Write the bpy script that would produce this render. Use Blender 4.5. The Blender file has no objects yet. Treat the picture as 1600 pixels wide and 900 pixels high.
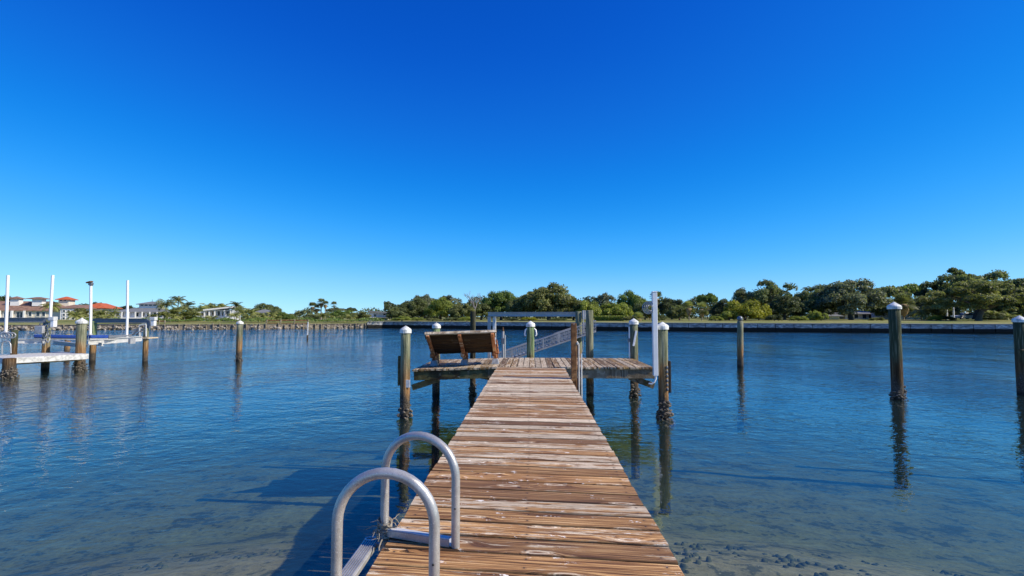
import bpy, bmesh, math, random
import numpy as np
from mathutils import Vector, Matrix

R = math.radians
scene = bpy.context.scene
C = scene.collection
PI = math.pi

# ------------------------------------------------------------------ camera, sky, sun, exposure
EYE = 2.13                       # metres above the water
FOC = 820.0                      # focal length in pixels of the 1600 px wide photograph
PITCH = math.atan(44.0 / FOC)    # camera looks slightly up
YAW = R(2.17)                    # and slightly to the left of the dock's axis (+Y)
cam_data = bpy.data.cameras.new('camera')
cam = bpy.data.objects.new('camera', cam_data)
C.objects.link(cam)
cam_data.sensor_width = 36.0
cam_data.lens = 36.0 * FOC / 1600.0
cam_data.clip_start = 0.05
cam_data.clip_end = 5000
cam.location = (0, 0, EYE)
cam.rotation_euler = (PI / 2 + PITCH, 0, YAW)
scene.camera = cam

SUN_EL = R(38)
SUN_AZ = math.atan2(1.0, -0.20)  # from +Y towards +X: from the right, a little behind the camera
world = bpy.data.worlds.new('World')
scene.world = world
world.use_nodes = True
wn, wl = world.node_tree.nodes, world.node_tree.links
wn.clear()
sky = wn.new('ShaderNodeTexSky')
sky.sky_type = 'NISHITA'
sky.sun_disc = False
sky.sun_elevation = SUN_EL
sky.sun_rotation = SUN_AZ
sky.altitude = 0
sky.air_density = 0.6
sky.dust_density = 0.0
sky.ozone_density = 3.0
# the deep saturated blue of the photograph: one tone curve over the whole sky
sc1 = wn.new('ShaderNodeVectorMath'); sc1.operation = 'SCALE'; sc1.inputs['Scale'].default_value = 0.1
crv = wn.new('ShaderNodeRGBCurve')
def set_curve(i, pts):
    c_ = crv.mapping.curves[i]
    while len(c_.points) < len(pts): c_.points.new(.5, .5)
    for p_, (x_, y_) in zip(c_.points, pts): p_.location = (x_, y_)
crv.mapping.use_clip = False
set_curve(0, [(0, 0), (.057, .002), (.075, .004), (.124, .011), (.189, .050), (.385, .235), (1, .55)])
set_curve(1, [(0, 0), (.104, .080), (.137, .122), (.219, .235), (.321, .365), (.559, .59), (1, .88)])
set_curve(2, [(0, 0), (.218, .50), (.277, .60), (.409, .77), (.538, .89), (.693, .97), (1, 1.04)])
crv.mapping.update()
sc2 = wn.new('ShaderNodeVectorMath'); sc2.operation = 'SCALE'; sc2.inputs['Scale'].default_value = 1 / .15
bg = wn.new('ShaderNodeBackground'); bg.inputs['Strength'].default_value = 0.15
wo = wn.new('ShaderNodeOutputWorld')
wl.new(sky.outputs[0], sc1.inputs[0]); wl.new(sc1.outputs[0], crv.inputs['Color']); wl.new(crv.outputs[0], sc2.inputs[0])
wl.new(sc2.outputs[0], bg.inputs['Color']); wl.new(bg.outputs[0], wo.inputs['Surface'])

sd = bpy.data.lights.new('sun', 'SUN')
sd.energy = 5.0; sd.angle = R(0.5); sd.color = (1.0, 0.90, 0.72)
sun = bpy.data.objects.new('sun', sd); C.objects.link(sun)
tosun = Vector((math.sin(SUN_AZ) * math.cos(SUN_EL), math.cos(SUN_AZ) * math.cos(SUN_EL), math.sin(SUN_EL)))
sun.rotation_euler = tosun.to_track_quat('Z', 'Y').to_euler()
sun.location = tosun * 60

vs = scene.view_settings
vs.view_transform = 'Standard'; vs.look = 'None'; vs.exposure = 0.18; vs.gamma = 1.0
vs.use_curve_mapping = False
scene.cycles.use_denoising = True
scene.cycles.max_bounces = 8
scene.cycles.transparent_max_bounces = 12
scene.cycles.sample_clamp_indirect = 6

# ------------------------------------------------------------------ placing helpers
_r = Vector((math.cos(YAW), math.sin(YAW), 0)); _g = Vector((-math.sin(YAW), math.cos(YAW), 0))
def at(px, py, D):
    """world point seen at photo pixel (px,py), D metres ahead of the camera"""
    u = (px - 800) / FOC; v = (450 - py) / FOC
    fw = math.cos(PITCH) - math.sin(PITCH) * v; up = math.sin(PITCH) + math.cos(PITCH) * v
    s = D / fw
    return _r * (u * s) + _g * D + Vector((0, 0, EYE + up * s))
def ground(px, py, z=0.0):
    u = (px - 800) / FOC; v = (450 - py) / FOC
    fw = math.cos(PITCH) - math.sin(PITCH) * v; up = math.sin(PITCH) + math.cos(PITCH) * v
    s = (z - EYE) / up
    p = _r * (u * s) + _g * (fw * s); p.z = z
    return p
def mpp(D): return D / FOC           # metres per photo pixel at distance D

# ------------------------------------------------------------------ mesh helpers
class MB:
    def __init__(s): s.v = []; s.f = []; s.sm = []
    def add(s, vs_, fs, smooth=False):
        o = len(s.v); s.v += [tuple(p) for p in vs_]; s.f += [tuple(i + o for i in f) for f in fs]; s.sm += [smooth] * len(fs)
        return s
    def box(s, c, d, rz=0, M=None, ch=0.0):
        """chamfered (ch>0) or plain box"""
        hx, hy, hz = d[0] / 2, d[1] / 2, d[2] / 2
        if ch > 0:
            bm = bmesh.new(); bmesh.ops.create_cube(bm, size=1)
            bmesh.ops.scale(bm, vec=d, verts=bm.verts)
            bmesh.ops.bevel(bm, geom=bm.edges[:], offset=ch, segments=1, affect='EDGES')
            vv = [v.co.copy() for v in bm.verts]; bm.verts.index_update(); ff = [[v.index for v in f.verts] for f in bm.faces]; bm.free()
        else:
            vv = [Vector((x, y, z)) for x in (-hx, hx) for y in (-hy, hy) for z in (-hz, hz)]
            ff = [(0, 1, 3, 2), (4, 6, 7, 5), (0, 4, 5, 1), (2, 3, 7, 6), (0, 2, 6, 4), (1, 5, 7, 3)]
        if M is None: M = Matrix.Rotation(rz, 4, 'Z')
        return s.add([(M @ p) + Vector(c) for p in vv], ff)
    def beam(s, a, b, w, h, ch=0.0, up=(0, 0, 1)):
        a = Vector(a); b = Vector(b); d = b - a; L = d.length; x = d.normalized(); u = Vector(up)
        if abs(x.dot(u)) > 0.99: u = Vector((0, 1, 0))
        y = u.cross(x).normalized(); z = x.cross(y)
        M = Matrix((x, y, z)).transposed().to_4x4()
        return s.box((a + b) / 2, (L, w, h), M=M, ch=ch)
    def tube(s, pts, rad, n=10, caps=True, smooth=True):
        pts = [Vector(p) for p in pts]; k = len(pts)
        if not hasattr(rad, '__len__'): rad = [rad] * k
        t0 = (pts[1] - pts[0]).normalized(); ref = Vector((0, 0, 1)) if abs(t0.z) < .9 else Vector((1, 0, 0))
        nrm = (ref - t0 * ref.dot(t0)).normalized(); vv = []; pt = t0
        for i, p in enumerate(pts):
            t = (pts[min(i + 1, k - 1)] - pts[max(i - 1, 0)]).normalized()
            nrm = (nrm - t * nrm.dot(t)).normalized(); bn = t.cross(nrm)
            for j in range(n):
                a = 2 * PI * j / n; vv.append(p + (nrm * math.cos(a) + bn * math.sin(a)) * rad[i])
        ff = [(i * n + j, i * n + (j + 1) % n, (i + 1) * n + (j + 1) % n, (i + 1) * n + j) for i in range(k - 1) for j in range(n)]
        s.add(vv, ff, smooth)
        if caps:
            s.add(vv[:n][::-1], [tuple(range(n))]); s.add(vv[-n:], [tuple(range(n))])
        return s
    def lathe(s, prof, n=14, c=(0, 0, 0), smooth=True, jit=0.0, rnd=None):
        vv = []
        for (r, z) in prof:
            for j in range(n):
                a = 2 * PI * j / n; q = r * (1 + (rnd.uniform(-jit, jit) if jit else 0))
                vv.append((c[0] + q * math.cos(a), c[1] + q * math.sin(a), c[2] + z))
        k = len(prof)
        ff = [(i * n + j, i * n + (j + 1) % n, (i + 1) * n + (j + 1) % n, (i + 1) * n + j) for i in range(k - 1) for j in range(n)]
        ff += [tuple(range(n))[::-1], tuple(range((k - 1) * n, k * n))]
        return s.add(vv, ff, smooth)
    def mesh(s, name):
        me = bpy.data.meshes.new(name); me.from_pydata(s.v, [], s.f)
        me.polygons.foreach_set('use_smooth', s.sm); me.update(); return me
    def build(s, name, mat, parent=None, loc=(0, 0, 0), rz=0):
        return place(name, s.mesh(name), mat, parent, loc, rz)

def place(name, me, mat, parent=None, loc=(0, 0, 0), rz=0):
    o = bpy.data.objects.new(name, me); C.objects.link(o)
    if mat is not None:
        if len(me.materials) == 0: me.materials.append(mat)
        elif me.materials[0] is not mat:
            o.material_slots[0].link = 'OBJECT'; o.material_slots[0].material = mat
    o.location = loc; o.rotation_euler = (0, 0, rz); o.parent = parent
    return o
def thing(name, label, cat, loc=(0, 0, 0), rz=0, group=None):
    o = bpy.data.objects.new(name, None); C.objects.link(o); o.empty_display_size = .2
    o.location = loc; o.rotation_euler = (0, 0, rz)
    return tag(o, label, cat, group)
GROUPS = {'dock_pile': 'timber piles standing in the water', 'oak_tree': 'oaks along the far shore', 'tree': 'other trees along the far shore', 'palm_tree': 'palms along the far shore',
          'shrub': 'shrubs along the far shore', 'guide_pole': 'white guide poles of the boat lifts', 'boat_lift': 'boat lifts', 'lift_bunk': 'bunks of the boat lifts',
          'far_dock': 'far docks on the left shore', 'pale_post': 'pale posts by the parked car', 'dock_fender': 'fender strips on the platform piles', 'dock_ladder': 'hooped dock ladders'}
def tag(o, label, cat, group=None):
    group = group or GROUPS.get(o.name.split('.')[0])
    o['label'] = label; o['category'] = cat
    if group: o['group'] = group
    return o
def struct(o): o['kind'] = 'structure'; return o
def stuff(o): o['kind'] = 'stuff'; return o

# ------------------------------------------------------------------ materials
def newmat(name):
    m = bpy.data.materials.new(name); m.use_nodes = True
    n = m.node_tree.nodes; n.clear(); return m, n, m.node_tree.links
class NT:
    """small node-writing helper"""
    def __init__(s, name): s.m, s.n, s.l = newmat(name); s.out = s.n.new('ShaderNodeOutputMaterial')
    def node(s, t, ins=None, **kw):
        nd = s.n.new(t)
        for k, v in kw.items(): setattr(nd, k, v)
        for k, v in (ins or {}).items():
            if hasattr(v, 'node'): s.l.new(v, nd.inputs[k])
            else: nd.inputs[k].default_value = v
        return nd
    def coord(s, which='Object'): return s.node('ShaderNodeTexCoord').outputs[which]
    def pos(s): return s.node('ShaderNodeNewGeometry').outputs['Position']
    def vmul(s, v, k): return s.node('ShaderNodeVectorMath', {0: v, 1: k}, operation='MULTIPLY').outputs[0]
    def vadd(s, v, k): return s.node('ShaderNodeVectorMath', {0: v, 1: k}, operation='ADD').outputs[0]
    def math(s, op, a, b=0.0, clamp=False):
        return s.node('ShaderNodeMath', {0: a, 1: b}, operation=op, use_clamp=clamp).outputs[0]
    def noise(s, v, scale=1, detail=4, rough=.55, dist=0.0, out='Fac'):
        return s.node('ShaderNodeTexNoise', {'Vector': v, 'Scale': scale, 'Detail': detail, 'Roughness': rough, 'Distortion': dist}).outputs[out]
    def ramp(s, f, stops, interp='LINEAR'):
        nd = s.node('ShaderNodeValToRGB', {'Fac': f}); cr = nd.color_ramp; cr.interpolation = interp
        while len(cr.elements) < len(stops): cr.elements.new(.5)
        for e, (p, c) in zip(cr.elements, stops):
            e.position = p; e.color = tuple(c) + (1,) if len(c) == 3 else c
        return nd.outputs[0]
    def gray(s, f, a, b):  # smooth 0..1 mask between a and b
        return s.node('ShaderNodeMapRange', {'Value': f, 'From Min': a, 'From Max': b}, interpolation_type='SMOOTHSTEP').outputs[0]
    def mix(s, f, a, b, blend='MIX'):
        nd = s.node('ShaderNodeMix', data_type='RGBA', blend_type=blend)
        for i, v in ((0, f), (6, a), (7, b)):
            if hasattr(v, 'node'): s.l.new(v, nd.inputs[i])
            else: nd.inputs[i].default_value = (tuple(v) + (1,) if hasattr(v, '__len__') and len(v) == 3 else v)
        return nd.outputs[2]
    def sep(s, v): return s.node('ShaderNodeSeparateXYZ', {0: v}).outputs
    def comb(s, x, y, z): return s.node('ShaderNodeCombineXYZ', {0: x, 1: y, 2: z}).outputs[0]
    def bump(s, h, dist=.01, strength=1.0, normal=None):
        ins = {'Height': h, 'Distance': dist, 'Strength': strength}
        if normal is not None: ins['Normal'] = normal
        return s.node('ShaderNodeBump', ins).outputs[0]
    def principled(s, col, rough=.6, metal=0.0, normal=None, spec=.5):
        ins = {'Base Color': col if hasattr(col, 'node') else tuple(col) + (1,), 'Roughness': rough, 'Metallic': metal, 'Specular IOR Level': spec}
        if normal is not None: ins['Normal'] = normal
        p = s.node('ShaderNodeBsdfPrincipled', ins); s.l.new(p.outputs[0], s.out.inputs['Surface']); return s.m

def simple(name, col, rough=.6, metal=0.0, var=.12, scale=6.0, bump=0.0, spec=.5):
    t = NT(name); v = t.coord('Object')
    n = t.noise(v, scale, 5, .6)
    c = t.mix(t.gray(n, .3, .7), tuple(x * (1 - var) for x in col), tuple(min(1, x * (1 + var)) for x in col))
    nr = t.bump(n, bump) if bump else None
    return t.principled(c, rough, metal, nr, spec)

def deck_wood(name, weather=0.0, bright=1.0, length_axis='X', orange=1.0, ywear=False, width=0):
    t = NT(name); v = t.coord('Object')
    rnd = t.node('ShaderNodeObjectInfo').outputs['Random']
    rv = t.comb(t.math('MULTIPLY', rnd, 37.3), t.math('MULTIPLY', rnd, 91.7), t.math('MULTIPLY', rnd, 13.1))
    if length_axis == 'Y':
        s = t.sep(v); v = t.comb(s[1], s[0], s[2])
    p = t.vadd(v, rv)
    # knots: lines of grain bend around them
    kv = t.vmul(p, (1.7, 6.5, 0.0))
    vor = t.node('ShaderNodeTexVoronoi', {'Vector': kv, 'Scale': 1.0, 'Randomness': 1.0}, feature='F1', voronoi_dimensions='2D')
    show = t.gray(t.node('ShaderNodeTexWhiteNoise', {'Vector': vor.outputs['Position']}, noise_dimensions='2D').outputs[0], .50, .56)
    kd = t.math('ADD', vor.outputs['Distance'], t.math('MULTIPLY', t.math('SUBTRACT', t.noise(t.vmul(p, (14, 40, 1)), 1, 3), .5), .10))
    kn = t.math('MULTIPLY', t.gray(kd, .40, .0), show)
    wob = t.noise(t.vmul(p, (1.6, 6, 5)), 1, 3, .5)
    sp = t.sep(p)
    yw = t.math('ADD', t.math('ADD', sp[1], t.math('MULTIPLY', kn, .05)), t.math('MULTIPLY', wob, .035))
    g1 = t.noise(t.comb(t.math('MULTIPLY', sp[0], 1.5), t.math('MULTIPLY', yw, 70.0), 0.0), 1, 6, .66)
    g2 = t.noise(t.comb(t.math('MULTIPLY', sp[0], 3.4), t.math('MULTIPLY', yw, 190.0), 3.0), 1, 4, .6)
    o = orange
    base = t.ramp(g1, [(.34, (.020, .009, .005)), (.43, (.13 * o, .056, .020)), (.52, (.33 * o, .170, .062)), (.60, (.52 * o, .305, .125)), (.72, (.76, .54, .29))])
    tone = t.math('ADD', t.math('MULTIPLY', t.noise(t.vmul(p, (.8, 2.0, 1)), 1, 2), 0.9), t.math('MULTIPLY', rnd, .55))
    base = t.mix(t.gray(tone, .85, .25), base, t.mix(.6, base, (.085, .042, .026)))
    # weathered silvery streaks
    wmask = t.noise(t.comb(t.math('MULTIPLY', sp[0], 2.2), t.math('MULTIPLY', yw, 17.0), 7.0), 1, 7, .72)
    wv = t.math('ADD', wmask, t.math('MULTIPLY', t.math('SUBTRACT', t.math('FRACT', t.math('MULTIPLY', rnd, 17.0)), .5), .27))
    # board edges and ends lose their stain first
    sv0 = t.sep(v)
    wv = t.math('ADD', wv, t.math('MULTIPLY', t.gray(t.math('ABSOLUTE', sv0[0]), .60, .73), .05))
    wv = t.math('ADD', wv, weather)
    if ywear:   # the boards further out have lost more of their stain
        py = t.sep(t.pos())[1]
        wv = t.math('ADD', wv, t.math('ADD', t.math('MULTIPLY', t.gray(py, 2.9, 5.0), .115), -.038))
    wm = t.gray(wv, .54, .63)
    silver = t.ramp(g2, [(.34, (.16, .115, .08)), (.50, (.50, .395, .27)), (.64, (.88, .78, .59))])
    col = t.mix(t.math('MULTIPLY', wm, .9), base, silver)
    # dark checks along the grain
    ck = t.noise(t.comb(t.math('MULTIPLY', sp[0], 1.6), t.math('MULTIPLY', yw, 80.0), 11.0), 1, 3, .55)
    cm = t.gray(ck, .37, .30)
    col = t.mix(t.math('MULTIPLY', cm, .9), col, (.016, .009, .006))
    # knot hearts and bare pale rings
    km = t.gray(kd, .075, .03); kr = t.math('MULTIPLY', t.gray(kd, .16, .10), t.math('SUBTRACT', 1.0, km))
    ring = t.gray(t.math('SINE', t.math('MULTIPLY', kd, 150.0)), -.5, .6)
    col = t.mix(t.math('MULTIPLY', t.math('MULTIPLY', kr, show), t.math('ADD', .25, t.math('MULTIPLY', ring, .55))), col, (.80, .68, .50))
    col = t.mix(t.math('MULTIPLY', t.math('MULTIPLY', km, show), .75), col, (.22, .10, .04))
    # old paint specks
    sv = t.vmul(p, (13, 26, 20)); sn = t.noise(sv, 1, 5, .75)
    big = t.noise(t.vmul(p, (2.2, 7, 1)), 1, 2)
    spk = t.math('MULTIPLY', t.gray(sn, .60, .65), t.gray(big, .50, .60))
    col = t.mix(spk, col, (.86, .83, .77))
    # each board its own tone, and grime plus painted gap shade along its edges
    tn = t.math('ADD', .76, t.math('MULTIPLY', t.math('FRACT', t.math('MULTIPLY', rnd, 53.0)), .36))
    col = t.mix(1.0, col, t.comb(tn, tn, tn), 'MULTIPLY')
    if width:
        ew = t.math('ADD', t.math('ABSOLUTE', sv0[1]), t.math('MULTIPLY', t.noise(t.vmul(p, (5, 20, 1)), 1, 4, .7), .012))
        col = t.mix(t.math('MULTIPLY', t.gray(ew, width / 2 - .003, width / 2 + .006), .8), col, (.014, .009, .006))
    if ywear:   # screw heads over the three stringers, with a little rust around each
        ax = t.math('ABSOLUTE', sv0[0]); dx = t.math('MINIMUM', t.math('ABSOLUTE', t.math('SUBTRACT', ax, .665)), ax)
        dy = t.math('ABSOLUTE', t.math('SUBTRACT', t.math('ABSOLUTE', sv0[1]), .045))
        dd = t.math('SQRT', t.math('ADD', t.math('MULTIPLY', dx, dx), t.math('MULTIPLY', dy, dy)))
        col = t.mix(t.math('MULTIPLY', t.gray(dd, .022, .004), .45), col, (.10, .045, .02))
        col = t.mix(t.gray(dd, .0065, .0045), col, (.03, .028, .026))
    if bright != 1.0: col = t.mix(1.0, col, (bright,) * 3, 'MULTIPLY')
    h = t.math('ADD', t.math('MULTIPLY', g1, .6), t.math('MULTIPLY', g2, .4))
    h = t.math('SUBTRACT', h, t.math('MULTIPLY', cm, .9))
    return t.principled(col, .72, 0, t.bump(h, .009, 1.0), .3)

def pile_wood(name, green=1.0, dark=0.0):
    t = NT(name); v = t.coord('Object'); s = t.sep(v)
    rnd = t.node('ShaderNodeObjectInfo').outputs['Random']
    p = t.vadd(v, t.comb(t.math('MULTIPLY', rnd, 31.0), t.math('MULTIPLY', rnd, 17.0), 0.0))
    sp = t.sep(p)
    streak = t.noise(t.vmul(p, (28, 28, 1.6)), 1, 5, .6)
    blot = t.noise(t.vmul(p, (5, 5, 2.2)), 1, 4, .6)
    zz = t.math('ADD', s[2], t.math('MULTIPLY', t.math('SUBTRACT', blot, .5), .9))
    top = t.ramp(streak, [(.3, (.035, .05, .03)), (.5, (.17 * (1 - dark), .185 * green * (1 - dark), .115 * (1 - dark))), (.7, (.36 * (1 - .6 * dark), .35 * (1 - .6 * dark), .24 * (1 - .6 * dark)))])
    mid = t.ramp(streak, [(.3, (.03, .02, .012)), (.5, (.23 * (1 - dark), .125 * (1 - dark), .05 * (1 - dark))), (.72, (.45 * (1 - .7 * dark), .31 * (1 - .7 * dark), .17 * (1 - .7 * dark)))])
    low = t.ramp(t.noise(t.vmul(p, (40, 40, 40)), 1, 4, .7), [(.35, (.022, .018, .014)), (.55, (.085, .07, .055)), (.75, (.26, .23, .19))])
    c = t.mix(t.gray(zz, .7, 1.35), mid, top)
    c = t.mix(t.gray(zz, .62, .28), c, low)
    c = t.mix(t.math('MULTIPLY', t.gray(s[2], .16, .02), .8), c, (.012, .011, .009))
    ck = t.gray(t.noise(t.vmul(p, (34, 34, .9)), 1, 2), .36, .30)
    c = t.mix(t.math('MULTIPLY', ck, .7), c, (.015, .013, .01))
    h = t.math('ADD', streak, t.noise(t.vmul(p, (30, 30, 30)), 1, 3))
    return t.principled(c, .85, 0, t.bump(h, .012, .8), .2)

def metal_mat(name, col=(.62, .63, .65), rough=.42, speck=.35, metal=.75):
    t = NT(name); v = t.coord('Object')
    n1 = t.noise(v, 9, 5, .65); n2 = t.noise(v, 160, 3, .7)
    c = t.mix(t.gray(n1, .3, .7), tuple(x * .82 for x in col), tuple(min(1, x * 1.12) for x in col))
    c = t.mix(t.math('MULTIPLY', t.gray(n2, .58, .72), speck), c, tuple(x * .35 for x in col))
    c = t.mix(t.math('MULTIPLY', t.gray(n2, .40, .30), speck), c, (.85, .86, .87))
    r = t.math('ADD', t.math('MULTIPLY', n1, .25), rough - .12)
    return t.principled(c, r, metal, t.bump(n2, .0012, .6), .5)

def foliage(name, a, b, trans=.35):
    t = NT(name)
    at_ = t.node('ShaderNodeAttribute', attribute_name='v').outputs['Fac']
    rnd = t.node('ShaderNodeObjectInfo').outputs['Random']
    f = t.math('ADD', t.math('MULTIPLY', at_, .8), t.math('MULTIPLY', rnd, .2))
    col = t.mix(f, a, b)
    d = t.node('ShaderNodeBsdfPrincipled', {'Base Color': col, 'Roughness': .55, 'Specular IOR Level': .35})
    tr = t.node('ShaderNodeBsdfTranslucent', {'Color': t.mix(.5, col, (b[0] * 1.3, b[1] * 1.5, b[2] * .6))})
    mx = t.node('ShaderNodeMixShader', {0: trans, 1: d.outputs[0], 2: tr.outputs[0]})
    t.l.new(mx.outputs[0], t.out.inputs['Surface']); return t.m

M = {}
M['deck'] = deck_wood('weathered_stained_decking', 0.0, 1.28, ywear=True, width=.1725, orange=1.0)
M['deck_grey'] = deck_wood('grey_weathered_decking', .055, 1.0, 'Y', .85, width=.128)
M['beam'] = deck_wood('grey_green_framing_timber', .05, .42, 'X', .55)
M['beam_dark'] = deck_wood('dark_framing_timber', -.02, .5, 'X', .7)
M['bench'] = deck_wood('brown_bench_timber', -.10, .20, 'X', 1.0)
M['bench_post'] = deck_wood('reddish_bench_timber', -.10, 1.0, 'X', 1.35)
M['post'] = deck_wood('brown_post_timber', -.12, .6, 'X', 1.1)
M['pale_deck'] = deck_wood('pale_bleached_decking', .5, 1.05, 'X', .8)
M['pale_plank'] = simple('bleached_grey_plank', (.52, .515, .49), .85, 0, .3, 9, .004)
M['pile'] = pile_wood('treated_pile'); M['pile_green'] = pile_wood('green_pile', 1.35)
M['pile_dark'] = pile_wood('dark_pile', 1.15, .72); M['pile_black'] = pile_wood('blackened_pile', 1.0, .9); M['pile_grey'] = pile_wood('grey_pile', .95)
M['alu'] = metal_mat('galvanised_tube', (.45, .44, .42), .36, .65, .45)
M['alu_dull'] = metal_mat('dull_aluminium', (.42, .42, .42), .5, .35, .3)
M['alu_lattice'] = metal_mat('grey_lattice', (.36, .36, .37), .55, .4, .3)
M['alu_dark'] = metal_mat('dark_aluminium', (.17, .19, .22), .5, .2, .4)
M['alu_white'] = metal_mat('chalky_aluminium', (.62, .62, .60), .5, .2, .15)
M['white'] = simple('white_vinyl', (.80, .80, .79), .4, 0, .06, 5)
M['cap'] = simple('white_pile_cap', (.63, .64, .61), .55, 0, .38, 9)
M['black'] = simple('black_rubber', (.018, .018, .02), .6, 0, .3, 8)
M['blue'] = simple('blue_bunk_carpet', (.012, .055, .28), .9, 0, .25, 20)
M['rope'] = simple('frayed_rope', (.27, .235, .18), .9, 0, .35, 60)
M['concrete_block'] = simple('concrete_block', (.30, .31, .33), .9, 0, .2, 14, .01)
M['oyster'] = simple('oyster_shell', (.13, .11, .085), .85, 0, .75, 22, .01)
M['bark'] = simple('bark', (.12, .095, .075), .9, 0, .4, 3)
M['bark_pale'] = simple('palm_bark', (.27, .23, .19), .9, 0, .3, 3)
M['bark_dead'] = simple('bare_grey_bark', (.26, .24, .23), .9, 0, .3, 3)
M['skirt'] = simple('dead_fronds', (.30, .21, .11), .9, 0, .4, 4)
M['cream'] = simple('cream_stucco', (.68, .62, .50), .85, 0, .06, .6)
M['whitewall'] = simple('white_stucco', (.78, .77, .74), .8, 0, .05, .6)
M['greywall'] = simple('pale_grey_siding', (.55, .58, .62), .8, 0, .06, .6)
M['brownroof'] = simple('brown_tile_roof', (.23, .135, .095), .85, 0, .3, 1.6)
M['redroof'] = simple('red_tile_roof', (.46, .105, .035), .85, 0, .22, 1.6)
M['greyroof'] = simple('grey_metal_roof', (.17, .18, .19), .9, 0, .12, 1.2)
M['dark_glass'] = simple('window_glass', (.03, .045, .06), .12, 0, .2, .5)  # one dark glass colour for house and car windows
M['car'] = simple('silver_white_car_paint', (.72, .74, .76), .25, .1, .03, 2)
M['tyre'] = simple('tyre_rubber', (.02, .02, .02), .8, 0, .2, 8)
M['redleaf'] = foliage('red_flowering_leaf', (.30, .02, .02), (.5, .05, .05))
M['rock'] = simple('riprap_rock', (.30, .265, .215), .9, 0, .35, 1.5, .03)
M['tan'] = simple('tan_bulkhead_timber', (.24, .20, .145), .85, 0, .6, 2.5)
F = {}
F['oak'] = foliage('oak_leaf', (.028, .040, .016), (.265, .30, .115))
F['olive'] = foliage('olive_leaf', (.035, .045, .016), (.34, .35, .125))
F['green'] = foliage('green_leaf', (.018, .040, .008), (.25, .34, .08))
F['bright'] = foliage('bright_leaf', (.045, .075, .010), (.42, .46, .09))
F['yellow'] = foliage('yellow_green_leaf', (.10, .115, .010), (.46, .44, .05))
F['grey'] = foliage('grey_green_leaf', (.030, .038, .022), (.31, .335, .20))
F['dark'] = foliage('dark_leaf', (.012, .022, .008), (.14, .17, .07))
F['palm'] = foliage('palm_frond', (.030, .050, .010), (.42, .43, .14), .3)
F['palmd'] = foliage('dark_palm_frond', (.018, .032, .010), (.26, .28, .11), .3)

# ------------------------------------------------------------------ the setting: seabed, water, land
SHORE_PX = [(-1500, 523), (-900, 521.5), (-250, 519), (0, 516), (150, 515.3), (400, 514), (560, 512.6), (600, 512.2),
            (800, 514.4), (1000, 516.8), (1300, 519.2), (1590, 521.3), (1900, 523), (2600, 526), (3400, 529)]
shore = [ground(x, y) for x, y in SHORE_PX]
LAND = 1.17
def land_z(back, px=1000): return (LAND if px > 570 else .80) + min(back, 60) * (.006 if px > 570 else .010)

def seabed_z(x, y):
    d = math.hypot(x * .8, y)
    return -0.50 - .06 * max(0, min(d, 6.6) - 3.0) - .30 * max(0, min(d, 10.5) - 6.6) - .06 * max(0, min(d, 40) - 10.5)
mb = MB(); nx, ny = 110, 260
gx = [(-1 if i < nx / 2 else 1) * (abs(i - nx / 2) / (nx / 2)) ** 1.8 * 190 for i in range(nx + 1)]
gy = [-40 + 200 * (j / ny) ** 1.7 for j in range(ny + 1)]
rn = random.Random(4)
mb.add([(x, y, seabed_z(x, y) + rn.uniform(-.03, .03)) for y in gy for x in gx],
       [(j * (nx + 1) + i, j * (nx + 1) + i + 1, (j + 1) * (nx + 1) + i + 1, (j + 1) * (nx + 1) + i) for j in range(ny) for i in range(nx)], True)
t = NT('sandy_seabed'); v = t.pos()
n1 = t.noise(t.vmul(v, (.9, .9, 0)), 1.0, 5, .62); n2 = t.noise(t.vmul(v, (5, 5, 0)), 1, 5, .65); n3 = t.noise(t.vmul(v, (22, 22, 0)), 1, 3, .6)
sand = t.ramp(n2, [(.3, (.16, .135, .085)), (.55, (.335, .28, .175)), (.8, (.50, .43, .30))])
wd = t.math('ADD', t.math('MULTIPLY', n2, .55), t.math('MULTIPLY', n1, .55))
c = t.mix(t.math('MULTIPLY', t.gray(wd, .55, .63), .85), sand, (.045, .05, .03))
c = t.mix(t.math('MULTIPLY', t.gray(n3, .66, .72), .6), c, (.6, .58, .5))
M['seabed'] = t.principled(c, .95, 0, t.bump(n2, .03, .7), .1)
struct(mb.build('seabed', M['seabed']))

t = NT('seagrass'); v = t.pos(); n_ = t.noise(v, 7, 4)
M['weed'] = t.principled(t.ramp(n_, [(.35, (.045, .05, .03)), (.7, (.15, .145, .085))]), .95, 0, None, .1)
rw = random.Random(66); mb = MB()
for i in range(150):
    sx_ = 1 if rw.random() < .7 else -1
    cx_, cy_ = sx_ * rw.uniform(1.0, 6.5), rw.uniform(1.8, 8.0)
    if sx_ < 0 and cx_ > -1.9: continue
    for j in range(rw.randint(4, 11)):
        x_, y_ = cx_ + rw.gauss(0, .13), cy_ + rw.gauss(0, .11); r_ = rw.uniform(.02, .07); z_ = seabed_z(x_, y_); nn = 5
        ring = [(x_ + r_ * math.cos(2 * PI * k_ / nn + i) * rw.uniform(.6, 1.3), y_ + r_ * math.sin(2 * PI * k_ / nn + i) * rw.uniform(.6, 1.3), z_ - .04) for k_ in range(nn)]
        mid_ = [(x_ + (a_ - x_) * .6, y_ + (b_ - y_) * .6, z_ + r_ * rw.uniform(.15, .4)) for a_, b_, c_ in ring]
        mb.add(ring + mid_ + [(x_, y_, z_ + r_ * .45)], [(k_, (k_ + 1) % nn, (k_ + 1) % nn + nn, k_ + nn) for k_ in range(nn)] + [(k_ + nn, (k_ + 1) % nn + nn, 2 * nn) for k_ in range(nn)], True)
stuff(tag(mb.build('seagrass', M['weed']), 'dark weed clumps on the shallow sandy bottom', 'seagrass'))

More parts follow.
